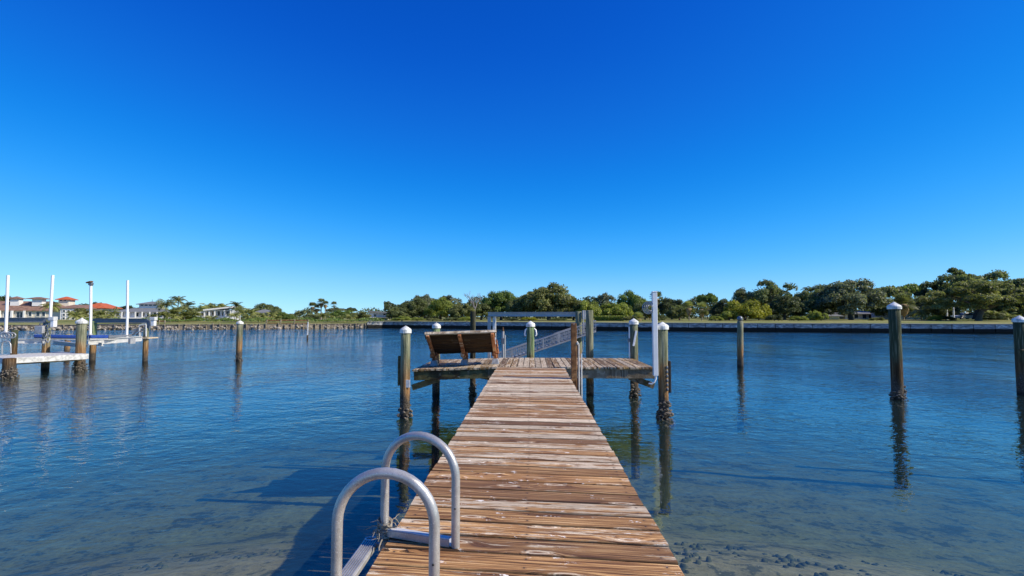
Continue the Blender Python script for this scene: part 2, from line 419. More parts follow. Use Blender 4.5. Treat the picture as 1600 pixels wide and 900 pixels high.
# water: one closed body that absorbs light with depth; rippled surface
t = NT('bay_water'); v = t.pos(); s = t.sep(v)
calm = t.gray(t.noise(t.vmul(v, (.16, .10, 0)), 1, 2), .35, .65)
far = t.math('ADD', t.math('MULTIPLY', s[1], .05), t.math('MULTIPLY', t.math('ABSOLUTE', s[0]), .012))
amp = t.math('MULTIPLY', t.math('ADD', t.math('MULTIPLY', t.math('ADD', t.gray(far, .30, .95), t.math('MULTIPLY', t.gray(far, 1.5, 4.5), 1.2)), .90), .19), t.math('ADD', .55, t.math('MULTIPLY', calm, .8)))
w0 = t.noise(t.vmul(v, (.28, .42, 0)), 1, 2, .5, .6)
w1 = t.noise(t.vmul(v, (1.0, 1.15, 0)), 1, 3, .55, .8)
w2 = t.noise(t.vmul(v, (3.2, 4.6, 0)), 1, 3, .55, .6)
w3 = t.noise(t.vmul(v, (8, 14, 0)), 1, 2, .5, .3)
h = t.math('ADD', t.math('ADD', t.math('MULTIPLY', w0, .022), t.math('MULTIPLY', w1, .042)), t.math('ADD', t.math('MULTIPLY', w2, .025), t.math('MULTIPLY', w3, .006)))
h = t.math('MULTIPLY', h, amp)
bn = t.bump(h, 1.0, 1.0)
dt_ = t.node('ShaderNodeVectorMath', {0: t.node('ShaderNodeNewGeometry').outputs['Incoming'], 1: bn}, operation='DOT_PRODUCT').outputs['Value']
cth = t.math('MINIMUM', t.math('ABSOLUTE', dt_), 1.0)
fr = t.math('ADD', .02, t.math('MULTIPLY', .98, t.math('POWER', t.math('SUBTRACT', 1.0, cth), 5.0)))   # Schlick, water
glo = t.node('ShaderNodeBsdfGlossy', {'Color': (1, 1, 1, 1), 'Roughness': .02, 'Normal': bn})
tra = t.node('ShaderNodeBsdfTransparent', {'Color': (.95, .97, .96, 1)})
body = t.node('ShaderNodeBsdfDiffuse', {'Color': (.12, .25, .24, 1)})
m1 = t.node('ShaderNodeMixShader', {0: .07, 1: tra.outputs[0], 2: body.outputs[0]})
m2 = t.node('ShaderNodeMixShader', {0: fr, 1: m1.outputs[0], 2: glo.outputs[0]})
t.l.new(m2.outputs[0], t.out.inputs['Surface'])
va = t.node('ShaderNodeVolumeAbsorption', {'Color': (.46, .64, .36, 1), 'Density': .24})
t.l.new(va.outputs[0], t.out.inputs['Volume'])
M['water'] = t.m
mb = MB()
back = [p + Vector((p.x, p.y, 0)).normalized() * 1.2 for p in shore]
ring = [Vector((p.x, p.y, 0)) for p in back] + [Vector((170, -38, 0)), Vector((-170, -38, 0))]
k = len(ring)
mb.add(ring + [p + Vector((0, 0, -9)) for p in ring],
       [tuple(range(k))[::-1], tuple(range(k, 2 * k))] + [((i + 1) % k, i, i + k, (i + 1) % k + k)[::-1] for i in range(k)])
water = struct(mb.build('water', M['water']))
bm = bmesh.new(); bm.from_mesh(water.data); bmesh.ops.recalc_face_normals(bm, faces=bm.faces); bm.to_mesh(water.data); bm.free()

# land behind the shoreline
t = NT('lawn_and_sand'); v = t.pos()
n1 = t.noise(t.vmul(v, (.12, .12, 0)), 1, 4); n2 = t.noise(t.vmul(v, (1.6, 1.6, 0)), 1, 5, .65)
c = t.mix(t.gray(n1, .4, .62), t.ramp(n2, [(.3, (.16, .16, .05)), (.7, (.40, .36, .15))]), t.ramp(n2, [(.3, (.09, .13, .03)), (.7, (.24, .27, .08))]))
M['lawn'] = t.principled(c, .9, 0, t.bump(n2, .05, .6), .1)
mb = MB(); offs = [.35, 3, 20, 60, 600]
rows = [[p + Vector((p.x, p.y, 0)).normalized() * o + Vector((0, 0, land_z(o, q_[0]))) for p, q_ in zip(shore, SHORE_PX)] for o in offs]
rows.insert(0, [Vector((p.x, p.y, -1.5)) for p in rows[0]])     # earth face behind the walls
ns = len(shore)
mb.add([p for r_ in rows for p in r_], [(j * ns + i + 1, j * ns + i, (j + 1) * ns + i, (j + 1) * ns + i + 1)[::-1] for j in range(len(rows) - 1) for i in range(ns - 1)], False)
struct(mb.build('lawn', M['lawn']))

def shore_at(px):
    for (a, pa), (b, pb) in zip(zip([q[0] for q in SHORE_PX], shore), list(zip([q[0] for q in SHORE_PX], shore))[1:]):
        if a <= px <= b: return pa.lerp(pb, (px - a) / (b - a))
def along(p0, p1, step):
    out = [p0]
    pts = p0
    return out

# ---- concrete seawall on the right, panel by panel
t = NT('stained_concrete_seawall'); v = t.pos(); s = t.sep(v)
rnd = t.node('ShaderNodeObjectInfo').outputs['Random']
n = t.noise(t.vmul(v, (1.5, 1.5, 5)), 1, 5, .65); n2 = t.noise(t.vmul(v, (.7, .7, .2)), 1, 3)
c = t.ramp(n, [(.38, (.14, .15, .165)), (.5, (.30, .31, .32)), (.62, (.66, .67, .68))])
c = t.mix(t.math('MULTIPLY', t.gray(n2, .45, .6), .45), c, (.24, .26, .30))
c = t.mix(t.math('MULTIPLY', rnd, .45), c, (.20, .20, .20))
c = t.mix(t.gray(t.math('ADD', s[2], t.math('MULTIPLY', n, .12)), .66, .56), c, (.018, .018, .017))
M['seawall'] = t.principled(c, .9, 0, t.bump(n, .02, .6), .2)
M['coping'] = simple('concrete_coping', (.27, .28, .29), .9, 0, .15, 2)
def wall_run(pxs):
    P = [shore_at(px) for px in pxs]; return P
def make_wall_right():
    idx = [i for i, q in enumerate(SHORE_PX) if q[0] >= 600]
    P = [shore_at(575)] + [shore[i] for i in idx]
    root = thing('seawall', 'long concrete panel seawall with dark tide stain below the tree-lined lawn', 'seawall', P[0])
    pan = MB().box((0, 0, 0), (2.13, .22, .98), ch=.025).mesh('seawall_panel')
    cop = None; cnt = 0
    for a, b in zip(P, P[1:]):
        d = b - a; L = d.length; n = max(1, round(L / 2.2)); e = d / n; rz = math.atan2(d.y, d.x)
        nrm = Vector((-d.y, d.x, 0)).normalized()
        if nrm.y < 0: nrm = -nrm
        for i in range(n):
            if cnt > 90: break
            m = a + e * (i + .5) + nrm * .11 + nrm * rn.uniform(-.03, .03)
            o = place('panel', pan, M['seawall'], root, m - P[0] + Vector((0, 0, .60)), rz + rn.uniform(-.004, .004))
            o.scale = (e.length / 2.2, 1, 1); cnt += 1
        MB().box(a + nrm * .1 - P[0] + Vector((0, 0, .50)), (.34, .30, 1.16), rz=rz, ch=.02).build('pilaster', M['seawall'], root)
        mbw = MB(); mbw.beam(a + nrm * .12 + Vector((0, 0, 1.15)) - P[0], b + nrm * .12 + Vector((0, 0, 1.13)) - P[0], .44, .085, .012)
        mbw.build('coping', M['coping'], root)
        mbw = MB(); mbw.beam(a + nrm * .26 + Vector((0, 0, .5)) - P[0], b + nrm * .26 + Vector((0, 0, .5)) - P[0], .08, 1.15)
        mbw.build('backing', M['black'], root)
        mbw = MB(); mbw.beam(a + nrm * .16 + Vector((0, 0, -.45)) - P[0], b + nrm * .16 + Vector((0, 0, -.45)) - P[0], .2, 1.2)
        mbw.build('footing', M['seawall'], root)
make_wall_right()

def make_wall_left():
    idx = [i for i, q in enumerate(SHORE_PX) if q[0] <= 560 and q[0] >= -900]
    P = [shore[i] for i in idx] + [shore_at(574)]
    root = thing('bulkhead', 'tan timber bulkhead with upright posts along the far left shore', 'bulkhead', P[0])
    post = MB().lathe([(.11, -.6), (.105, .78), (.09, .82)], 8).mesh('bulkhead_post')
    rr = random.Random(8); cnt = 0
    for a, b in zip(P, P[1:]):
        d = b - a; L = d.length; n = max(1, round(L / 1.0)); e = d / n
        nrm = Vector((-d.y, d.x, 0)).normalized()
        if nrm.y < 0: nrm = -nrm
        for k2 in range(3):
            mbw = MB(); z = .12 + k2 * .25
            mbw.beam(a + nrm * (.16 + .008 * k2) + Vector((0, 0, z)) - P[0], b + nrm * (.16 + .008 * k2) + Vector((0, 0, z)) - P[0], .08, .25, .01)
            mbw.build('plank', M['tan'], root)
        for i in range(n):
            if cnt > 200 or rr.random() < .2: continue
            m = a + e * (i + .5)
            o = place('post', post, M['tan'], root, m - P[0] + Vector((0, 0, rr.uniform(-.22, .16)))); cnt += 1
        mbw = MB(); mbw.beam(a + nrm * .24 + Vector((0, 0, .77)) - P[0], b + nrm * .24 + Vector((0, 0, .77)) - P[0], .34, .08, .01)
        mbw.build('cap_rail', M['tan'], root)
make_wall_left()
# riprap in front of the bulkhead, far left
mb = MB(); rr = random.Random(5)
def rock(mb, c, r, rr):
    bm = bmesh.new(); bmesh.ops.create_icosphere(bm, subdivisions=1, radius=1)
    sx, sy, sz = r * rr.uniform(.8, 1.3), r * rr.uniform(.8, 1.3), r * rr.uniform(.55, .9)
    for w in bm.verts: w.co = Vector((w.co.x * sx, w.co.y * sy, w.co.z * sz)) * rr.uniform(.82, 1.15)
    bm.verts.index_update(); mb.add([Vector(c) + w.co for w in bm.verts], [[w.index for w in f.verts] for f in bm.faces]); bm.free()
for i in range(540):
    px = rr.uniform(-120, 300) if i < 460 else rr.uniform(300, 570); p = shore_at(px); q = p - Vector((p.x, p.y, 0)).normalized() * rr.uniform(.1, 1.5)
    rock(mb, (q.x, q.y, rr.uniform(-.15, .45)), rr.uniform(.10, .30), rr)
stuff(tag(mb.build('riprap', M['rock']), 'heap of tan shore rocks along the far left bulkhead', 'rocks'))

# ------------------------------------------------------------------ piles
def oysters(root, r, rr, n=46, z0=-.16, z1=.30, spread=1.0):
    mb = MB(); lump = [rr.uniform(.4, 1.3) for _ in range(7)]
    for i in range(int(n * 1.7)):
        a = rr.uniform(0, 2 * PI); z = z0 + (z1 - z0) * rr.random() ** 1.3; k_ = lump[int(a / (2 * PI) * 7) % 7]
        q = r + rr.uniform(-.015, .05 + .0004 * n) * spread * k_ * (1.25 - (z - z0) / (z1 - z0))
        rock(mb, (q * math.cos(a), q * math.sin(a), z * k_ if z > 0 else z), rr.uniform(.016, .044), rr)
    return stuff(mb.build('oyster_crust', M['oyster'], root))
def pile(px, topy, basey, D, dia, label, mat='pile', cap=True, oy=0, name='dock_pile', group=None, lean=0.0, zbot=-3.2, seed=0):
    b = at(px, 500, D); top = at(px, topy, D).z
    root = thing(name, label, 'pile', (b.x, b.y, 0), 0, group)
    rr = random.Random(seed or int(px)); r = dia / 2
    hcap = .0
    if cap: hcap = dia * .42
    prof = []; z = zbot; zt = top - hcap
    n = 14
    for i in range(n + 1):
        zz = zbot + (zt - zbot) * i / n; prof.append((r * (1.06 - .06 * i / n) * rr.uniform(.965, 1.03), zz))
    if not cap: prof.append((r * .8, zt + .012))
    mb = MB().lathe(prof, 16, jit=.018, rnd=rr)
    if lean: mb.v = [(x + lean * zz, y, zz) for x, y, zz in mb.v]
    mb.build('shaft', M[mat], root)
    if cap:
        R2 = r * 1.17; lx = lean * zt
        MB().lathe([(R2, zt - .07), (R2 * 1.03, zt - .068), (R2 * 1.03, zt), (R2 * .9, zt + hcap * .25), (R2 * .08, zt + hcap), (.004, zt + hcap + .004)], 18, (lx, 0, 0), smooth=False).build('cap', M['cap'], root)
    if oy: oysters(root, r, rr, oy)
    return root
pile(634, 509, 645, 11.15, .205, 'capped mooring pile with orange stain at the bench platform corner', 'pile', oy=30)
pile(682, 504, 613, 14.3, .20, 'capped pile standing behind the left part of the bench', 'pile_green')
pile(739, 487, 612, 14.35, .15, 'dark uncapped pile rising behind the bench backrest', 'pile_black', cap=False, oy=40)
pile(829, 501.5, 613, 14.25, .205, 'green capped pile with two white hooks behind the dock platform', 'pile_green')
pile(904, 487, 606, 15.6, .19, 'bluish pile carrying the right end of the boat lift beam', 'pile', cap=False)
pile(921, 485.5, 615, 14.2, .20, 'tall flat-topped pile between the lift beam and the gangway end', 'pile_grey', cap=False, oy=10)
pile(990, 497.5, 618, 13.9, .21, 'capped pile at the rear right of the platform with oysters at its foot', 'pile', oy=60)
pile(1035, 503, 650, 11.05, .21, 'capped oyster-crusted pile with a black fender beside the white column', 'pile', oy=110)
slim = pile(1155, 502, 573, 22.0, .24, 'slim grey pile with a rounded knob, alone in open water', 'pile_grey', cap=False, lean=.02)
pile(1398, 472, 622, 13.55, .27, 'tall thick dark pile with wide white cap, right of centre water', 'pile_dark', oy=70, lean=.0)
pile(1593, 493, 614, 14.4, .27, 'dark capped pile cut by the right edge of the picture', 'pile_dark', oy=10)
pile(375, 500.5, 563, 25.2, .265, 'grey white-topped pile alone in the water left of the bench', 'pile_grey', oy=40)
# small things on piles
o = None
p = at(1155.5, 502, 22.0)
MB().lathe([(.02, 0), (.085, .02), (.115, .09), (.10, .17), (.05, .21), (.01, .215)], 12).build('knob', M['alu_dark'], slim, (.03, 0, p.z + .003))
D = 14.25; b = at(829, 500, D)
hk = thing('line_hook', 'pair of white line hooks hung on the green pile', 'hook', (b.x, b.y, at(829, 519, D).z))
for sgn in (-1, 1):
    MB().tube([(sgn * .095, -.02, .1), (sgn * .14, -.04, .06), (sgn * .16, -.04, -.06), (sgn * .13, -.04, -.1)], .022, 8).build('hook', M['white'], hk)
b = at(1035, 500, 11.05)
fd = thing('dock_fender', 'long black fender strip on the water side of the oyster-crusted pile', 'fender', (b.x, b.y, 0))
MB().box((.125, -.02, .87), (.05, .09, .66), ch=.01).build('strip', M['black'], fd)
for i in range(6):
    MB().lathe([(.008, -.035), (.02, -.02), (.02, .02), (.008, .035)], 8, (.055, -.112, .62 + i * .09)).build('link', M['alu_dark'], fd)
b = at(634, 500, 11.15)
fd = thing('dock_fender', 'dark timber rubbing strip on the left side of the platform corner pile', 'fender', (b.x, b.y, 0))
MB().box((-.13, .03, .98), (.05, .11, .62), ch=.008).build('strip', M['beam_dark'], fd)
MB().box((.08, -.085, .72), (.09, .02, .16), ch=.004).build('plate', M['alu_white'], fd)
b = at(990, 500, 13.9)
fd = thing('pile_hardware', 'white batten and metal bracket fixed to the rear right pile', 'bracket', (b.x, b.y, 0))
MB().beam((.045, -.115, 1.75), (-.035, -.115, 1.35), .02, .05, .004).build('batten', M['white'], fd)
MB().tube([(-.125, -.05, .9), (-.125, -.05, 1.85)], .018, 8).build('pipe', M['white'], fd)
MB().box((-.14, -.05, 1.50), (.06, .05, .1), ch=.01).build('bracket', M['alu_dark'], fd)
b = at(1593, 500, 14.4)
sg = thing('pile_board', 'white two-slat board fixed to the right edge pile', 'board', (b.x, b.y, 0))
MB().box((.20, -.16, 1.16), (.30, .03, .075), ch=.004).build('slat', M['white'], sg)
MB().box((.20, -.16, 1.07), (.30, .03, .075), ch=.004).build('slat', M['white'], sg)
MB().box((.06, -.15, 1.22), (.42, .1, .03), ch=.004).build('shelf', M['beam_dark'], sg)

# ------------------------------------------------------------------ the dock
DZ0, DSL = .93, .0085                  # deck height at the camera and its slope outwards
XL, XR = -.757, .694
def dz(y): return DZ0 + DSL * y
dock = thing('dock', 'weathered brown timber dock with a long walkway and a cross platform', 'dock', (0, 0, 0))
BW, TH = .1725, .038
def board_mesh(L, W, T, rr, name, skew=0.0):
    """ring-built board: eight-sided section, three sections, slightly uneven"""
    mb = MB(); ch = .006; sec = [(-W/2+ch, T/2), (W/2-ch, T/2), (W/2, T/2-ch), (W/2, -T/2+ch), (W/2-ch, -T/2), (-W/2+ch, -T/2), (-W/2, -T/2+ch), (-W/2, T/2-ch)]
    vv = []
    for x in (-L/2, 0, L/2):
        o1, o2, oz = rr.uniform(-.003, .003), rr.uniform(-.003, .003), rr.uniform(-.002, .002)
        for (y, z) in sec: vv.append((x - y * math.tan(skew) + (rr.uniform(-.004, .004) if x else 0), y + (o1 if y < 0 else o2), z + oz))
    ff = [(i*8+j, i*8+(j+1) % 8, (i+1)*8+(j+1) % 8, (i+1)*8+j)[::-1] for i in range(2) for j in range(8)]
    ff += [tuple(range(8)), tuple(range(16, 24))[::-1]]
    mb.add(vv, ff); me = mb.mesh(name)
    bm = bmesh.new(); bm.from_mesh(me); bmesh.ops.recalc_face_normals(bm, faces=bm.faces); bm.to_mesh(me); bm.free(); return me
rr = random.Random(21)
SKEW = R(5.0)      # the boards are laid a few degrees off square
bvar = [board_mesh((XR - XL) / math.cos(SKEW), BW, TH, rr, 'walkway_board', SKEW) for _ in range(6)]
y = -1.6; i = 0
while y + BW < 11.38:
    me = bvar[rr.randrange(6)]
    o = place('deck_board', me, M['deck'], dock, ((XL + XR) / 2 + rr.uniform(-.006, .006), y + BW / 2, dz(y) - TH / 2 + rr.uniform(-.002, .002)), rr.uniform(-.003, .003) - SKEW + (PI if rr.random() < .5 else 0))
    o.rotation_euler.x = rr.uniform(-.006, .006)
    y += BW + rr.uniform(.006, .019); i += 1
WEND = y
PY0, PY1 = 11.46, 14.05
PX0, PX1 = -2.62, 2.66
PZ = dz(11.4)
def pz(x): return PZ - max(0, XL - x) * .034      # the left wing sags
pb = [board_mesh(PY1 - PY0, .128, TH, rr, 'platform_board') for _ in range(4)]
for me in pb:       # length along Y
    for w in me.vertices: w.co = Vector((w.co.y, w.co.x, w.co.z))
    me.flip_normals()
x = PX0
while x < PX1 - .06:
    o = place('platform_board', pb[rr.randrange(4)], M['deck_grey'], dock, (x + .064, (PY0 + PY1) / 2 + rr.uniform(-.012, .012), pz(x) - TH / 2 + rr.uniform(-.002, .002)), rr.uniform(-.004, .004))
    x += .128 + rr.uniform(.004, .010)
def dbeam(name, a, b, w, h, mat='beam', ch=.006, up=(0, 0, 1)):
    # beams keep their own origin at the middle so the grain runs along them
    a = Vector(a); b = Vector(b); m = (a + b) / 2; d = b - a; L = d.length
    xx = d.normalized(); u = Vector(up)
    if abs(xx.dot(u)) > .99: u = Vector((0, 1, 0))
    yy = u.cross(xx).normalized(); zz = xx.cross(yy)
    o = MB().box((0, 0, 0), (L, w, h), ch=ch).build(name, M[mat], dock)
    o.matrix_local = Matrix.Translation(m) @ Matrix((xx, yy, zz)).transposed().to_4x4()
    return o
uz = TH + .004
for xs in (XL + .06, (XL + XR) / 2, XR - .06):   # walkway stringers
    dbeam('stringer', (xs, -1.6, dz(-1.6) - uz - .09), (xs, WEND - .02, dz(WEND) - uz - .09), .05, .18)
# platform front and rear beams, left wing sagging with its boards
dbeam('fascia_beam', (PX0 + .03, PY0 + .06, pz(PX0) - uz - .10), (XL - .02, PY0 + .06, pz(XL) - uz - .10), .05, .20)
dbeam('fascia_beam', (XR + .02, PY0 + .06, PZ - uz - .10), (PX1 - .02, PY0 + .06, PZ - uz - .10), .05, .20)
dbeam('fascia_beam', (XL, PY0 + .13, PZ - uz - .12), (XR, PY0 + .13, PZ - uz - .12), .05, .2)
dbeam('rear_beam', (PX0 + .03, PY1 - .08, pz(PX0) - uz - .10), (XL, PY1 - .08, pz(XL) - uz - .10), .05, .20)
dbeam('rear_beam', (XL + .02, PY1 - .08, PZ - uz - .10), (PX1 - .02, PY1 - .08, PZ - uz - .10), .05, .20)
for xs in (-1.9, -1.2, -.3, .4, 1.2, 1.9):
    dbeam('joist', (xs, PY0 + .2, pz(xs) - uz - .085), (xs, PY1 - .12, pz(xs) - uz - .085), .045, .16)
# knee braces at the outer corners
dbeam('knee_brace', (PX0 - .02, PY0 + .11, .56), (PX0 + .58, PY0 + .11, pz(-2) - uz - .19), .045, .13, 'beam_dark')
dbeam('knee_brace', (PX1 - .02, PY0 + .11, .62), (PX1 - .55, PY0 + .11, PZ - uz - .17), .045, .13, 'beam')
dbeam('knee_brace', (XL - .02, PY0 + .5, .70), (XL - .42, PY0 + .3, pz(-1.2) - uz - .16), .045, .12, 'beam_dark')
for yb in (3.6, 7.4):
    dbeam('cross_beam', (XL + .05, yb, dz(yb) - uz - .26), (XR - .05, yb, dz(yb) - uz - .26), .06, .15)
for yb in (3.75, 7.55):
    for xs, sd_ in ((XL + .22, 'left'), (XR - .22, 'right')):
        r0 = thing('dock_pile', 'short pile under the walkway, %s side, %s the ladder' % (sd_, 'just beyond' if yb < 5 else 'well beyond'), 'pile', (xs, yb, 0))
        MB().lathe([(.1, -3), (.098, 0), (.095, dz(yb) - uz - .2)], 14, jit=.02, rnd=rr).build('shaft', M['pile_dark'], r0)

# square wooden post and its pipe at the walkway's right edge
b = at(892, 500, 9.55); zb = dz(9.5) - .25; zt = at(892, 505, 9.55).z
wp = thing('wooden_post', 'square reddish brown timber post at the right edge of the walkway', 'post', (XR + .055, 9.5, 0))
o = MB().box((0, 0, 0), (zt - zb, .1, .1), ch=.008).build('shaft', M['post'], wp); o.location = (0, 0, (zt + zb) / 2); o.rotation_euler = (0, PI / 2, 0)
MB().box((.058, -.03, zt - .36), (.022, .06, .05), ch=.005).build('bracket', M['alu_dull'], wp)
pp = thing('conduit', 'pair of thin grey pipes rising beside the brown square post', 'pipe', (XR + .145, 9.55, 0))
MB().tube([(0, 0, .2), (0, 0, zt - .38), (-.03, 0, zt - .33)], .017, 8).build('pipe', M['alu_dull'], pp)
MB().tube([(.055, .05, .25), (.055, .05, zt - .55)], .013, 8).build('pipe', M['alu_white'], pp)

# white square column with a hose loop
pcol = at(1024, 570, 10.95); ptop = at(1024, 457, 10.95)
wc = thing('white_column', 'tall white square vinyl column at the right end of the platform', 'column', (pcol.x, pcol.y, 0))
MB().box((0, 0, (ptop.z + .90) / 2), (.098, .098, ptop.z - .90), ch=.006).build('shaft', M['white'], wc)
MB().box((0, 0, ptop.z + .012), (.106, .106, .02), ch=.006).build('cap', M['white'], wc)
MB().tube([(0, -.02, .92), (.0, -.03, .84), (-.03, -.03, .77), (-.09, -.03, .73), (-.14, 0, .74)], .018, 8).build('drain_elbow', M['white'], wc)
lp = at(1013, 481, 10.95)
hl = thing('hose_coil', 'small coiled grey hose hung on the left side of the white column', 'hose', (lp.x, lp.y, lp.z))
for q in range(4):
    r_ = .125 - q * .022
    MB().tube([(r_ * math.cos(a) * .95 + .01 * q, -.01 * q + .012 * math.sin(3 * a + q), r_ * math.sin(a)) for a in [2 * PI * k2 / 24 for k2 in range(25)]], .009, 6, caps=False).build('coil', M['alu_dull'], hl)
MB().tube([(.11, 0, .03), (.16, 0, .06)], .012, 6).build('hanger', M['alu_dull'], hl)

# ------------------------------------------------------------------ ladder with hooped rails
rz_ = lambda yy: dz(yy)
lad = thing('dock_ladder', 'aluminium dock ladder with two hooped handrails on the walkway left edge', 'ladder', (0, 0, 0))
LXI, LXO, TR = -.392, -.795, .0222
for yy, yo in ((2.14, 2.16), (2.73, 2.86)):      # inner and outer foot of each hoop; the far one stands twisted
    zt = dz(yy) + .565; rad = (LXI - LXO) / 2; hx = Vector((LXI - LXO, yy - yo, 0)) / 2; cc = Vector(((LXI + LXO) / 2, (yy + yo) / 2, 0))
    P_ = lambda f_, z_: cc + hx * f_ + Vector((0, 0, z_))
    pts = [P_(1, dz(yy) + .002), P_(1, dz(yy) + .12), P_(1, dz(yy) + .25), P_(1, zt - rad - .02)]
    for k2 in range(1, 18): a = PI * k2 / 18; pts.append(P_(math.cos(a), zt - rad - .02 + rad * math.sin(a)))
    pts += [P_(-1, zt - rad - .02), P_(-1, dz(yy) + .2), P_(-1, dz(yy) - .2), P_(-1, .2), P_(-1, -.55)]
    o = MB().tube(pts, TR, 20).build('handrail', M['alu'], lad)
    ang_ = math.atan2(hx.y, hx.x); LL = hx.length * 2; zb_ = dz(yy); fwd = Vector((-math.sin(ang_), math.cos(ang_), 0))
    # mounting channel on the deck: base plate, upright web and top lip
    MB().box(cc + fwd * .030 + Vector((0, 0, zb_ + .007)), (LL - .03, .080, .008), rz=ang_, ch=.002).build('mounting_channel', M['alu_white'], o)
    MB().box(cc - fwd * .0165 + Vector((0, 0, zb_ + .021)), (LL - .055, .007, .038), rz=ang_, ch=.002).build('mounting_web', M['alu'], o)
    MB().box(cc - fwd * .002 + Vector((0, 0, zb_ + .043)), (LL - .055, .034, .005), rz=ang_, ch=.0015).build('channel_lip', M['alu_white'], o)
    for bx_ in (-.45, .35):
        MB().lathe([(.009, 0), (.009, .006), (.004, .008)], 8, cc + hx * bx_ + fwd * .05 + Vector((0, 0, zb_ + .0115))).build('bolt', M['alu_dark'], o)
    MB().lathe([(.0045, 0), (.0045, .002)], 8, (0, 0, 0)).build('rivet', M['black'], o, (LXI, yy - TR - .001, dz(yy) + .20)).rotation_euler = (PI / 2, 0, 0)
SX, SY0, SY1 = -.872, 2.13, 2.90
for k2 in range(4):
    zs = dz(2.4) - .045 - k2 * .29; ym = (SY0 + SY1) / 2
    st = MB().box((SX, ym, zs), (.085, SY1 - SY0, .028), ch=.004).build('step', M['alu_dull'], lad)
    for g in range(6):
        MB().box((SX - .030 + g * .012, ym, zs + .0165), (.006, SY1 - SY0 - .05, .005)).build('tread_rib', M['alu'], st)
    for yy in (2.16, 2.86):
        MB().box((SX + .055, yy, zs), (.05, .03, .024), ch=.004).build('step_bracket', M['alu_dull'], st)
    MB().tube([(SX + .034 * math.cos(a), SY1 - .012 + .02 * math.sin(a), zs + .018) for a in [2 * PI * q / 14 for q in range(15)]], .005, 6, caps=False).build('end_ring', M['alu_white'], st)
# rope lashing at the far rail's foot
rr = random.Random(12)
rl = thing('rope_lashing', 'frayed tangle of old rope tied round the far rail of the ladder', 'rope', (LXO, 2.86, dz(2.86)))
for k2 in range(7):
    ph = rr.uniform(0, 6.28); rad = rr.uniform(.027, .04); z0 = rr.uniform(-.005, .075)
    MB().tube([(rad * math.cos(a + ph) * rr.uniform(.95, 1.1), rad * math.sin(a + ph) * rr.uniform(.95, 1.1), z0 + .02 * math.sin(a * .7 + ph)) for a in [2 * PI * 1.15 * q / 16 for q in range(17)]], .0055, 6).build('wrap', M['rope'], rl)
for k2 in range(16):
    a = rr.uniform(0, 6.28); p = Vector((.03 * math.cos(a), .03 * math.sin(a), rr.uniform(0, .08))); pts = [p.copy()]
    dvec = Vector((math.cos(a), math.sin(a), rr.uniform(-.5, 1.0))).normalized()
    for q in range(6):
        dvec = (dvec + Vector((rr.uniform(-.5, .5), rr.uniform(-.5, .5), rr.uniform(-.55, .25)))).normalized(); p = p + dvec * rr.uniform(.010, .022); pts.append(p.copy())
    MB().tube(pts, [.003, .003, .0028, .0026, .0022, .0018, .001], 5).build('strand', M['rope'], rl)
pts = [Vector((.0, -.03, .02))]
for q in range(9): pts.append(pts[-1] + Vector((.006 + rr.uniform(-.01, .01), -.03, -.012 + rr.uniform(-.01, .006))))
MB().tube(pts, .004, 6).build('loose_end', M['rope'], rl)

# ------------------------------------------------------------------ bench on the left wing of the platform
bxr, bxl = -.80, -2.32
bz = pz((bxr + bxl) / 2)
bench = thing('bench', 'old brown slatted bench with leaning backrest seen from behind', 'bench', ((bxr + bxl) / 2, 12.25, bz))
bench.rotation_euler = (0, -math.atan(.034), 0)
hw = (bxr - bxl) / 2
B0 = Vector((0, .06, .27)); B1 = Vector((0, -.62, .755)); bd = (B1 - B0); bl = bd.length; bdir = bd.normalized()
bn_ = Vector((1, 0, 0)).cross(bdir)
def bpart(name, m, d, mat, rotx=0, par=bench, ch=.008):
    o = MB().box((0, 0, 0), d, ch=ch).build(name, M[mat], par); o.location = m; o.rotation_euler = (rotx, 0, 0); return o
ang = math.atan2(bd.z, bd.y)
nb = 4; bw = bl / nb
for k2 in range(nb):
    m = B0 + bdir * (bw * (k2 + .5)); e_ = .03 if k2 == nb - 1 else 0
    for sg_ in (-1, 1):      # the backrest is made in two halves that meet behind the middle support
        bpart('back_slat', m + Vector((sg_ * (hw / 2 + .008 + e_ / 2) - .02, 0, 0)), (hw - .016 + e_, bw - .014, .032), 'bench', ang)
bpart('top_rail', B1 + bdir * .02 , (2 * hw + .08, .045, .07), 'pale_deck', ang)
def bbeam(name, a, b, w, h, mat, par=bench):
    a = Vector(a); b = Vector(b); m = (a + b) / 2; d = b - a; xx = d.normalized(); u = Vector((1, 0, 0)); yy = u.cross(xx).normalized(); zz = xx.cross(yy)
    o = MB().box((0, 0, 0), (d.length, h, w), ch=.008).build(name, M[mat], par); o.matrix_local = Matrix.Translation(m) @ Matrix((xx, yy, zz)).transposed().to_4x4(); return o
off = Vector((0, -bdir.z, bdir.y)) * -.055
if off.z > 0: off = -off
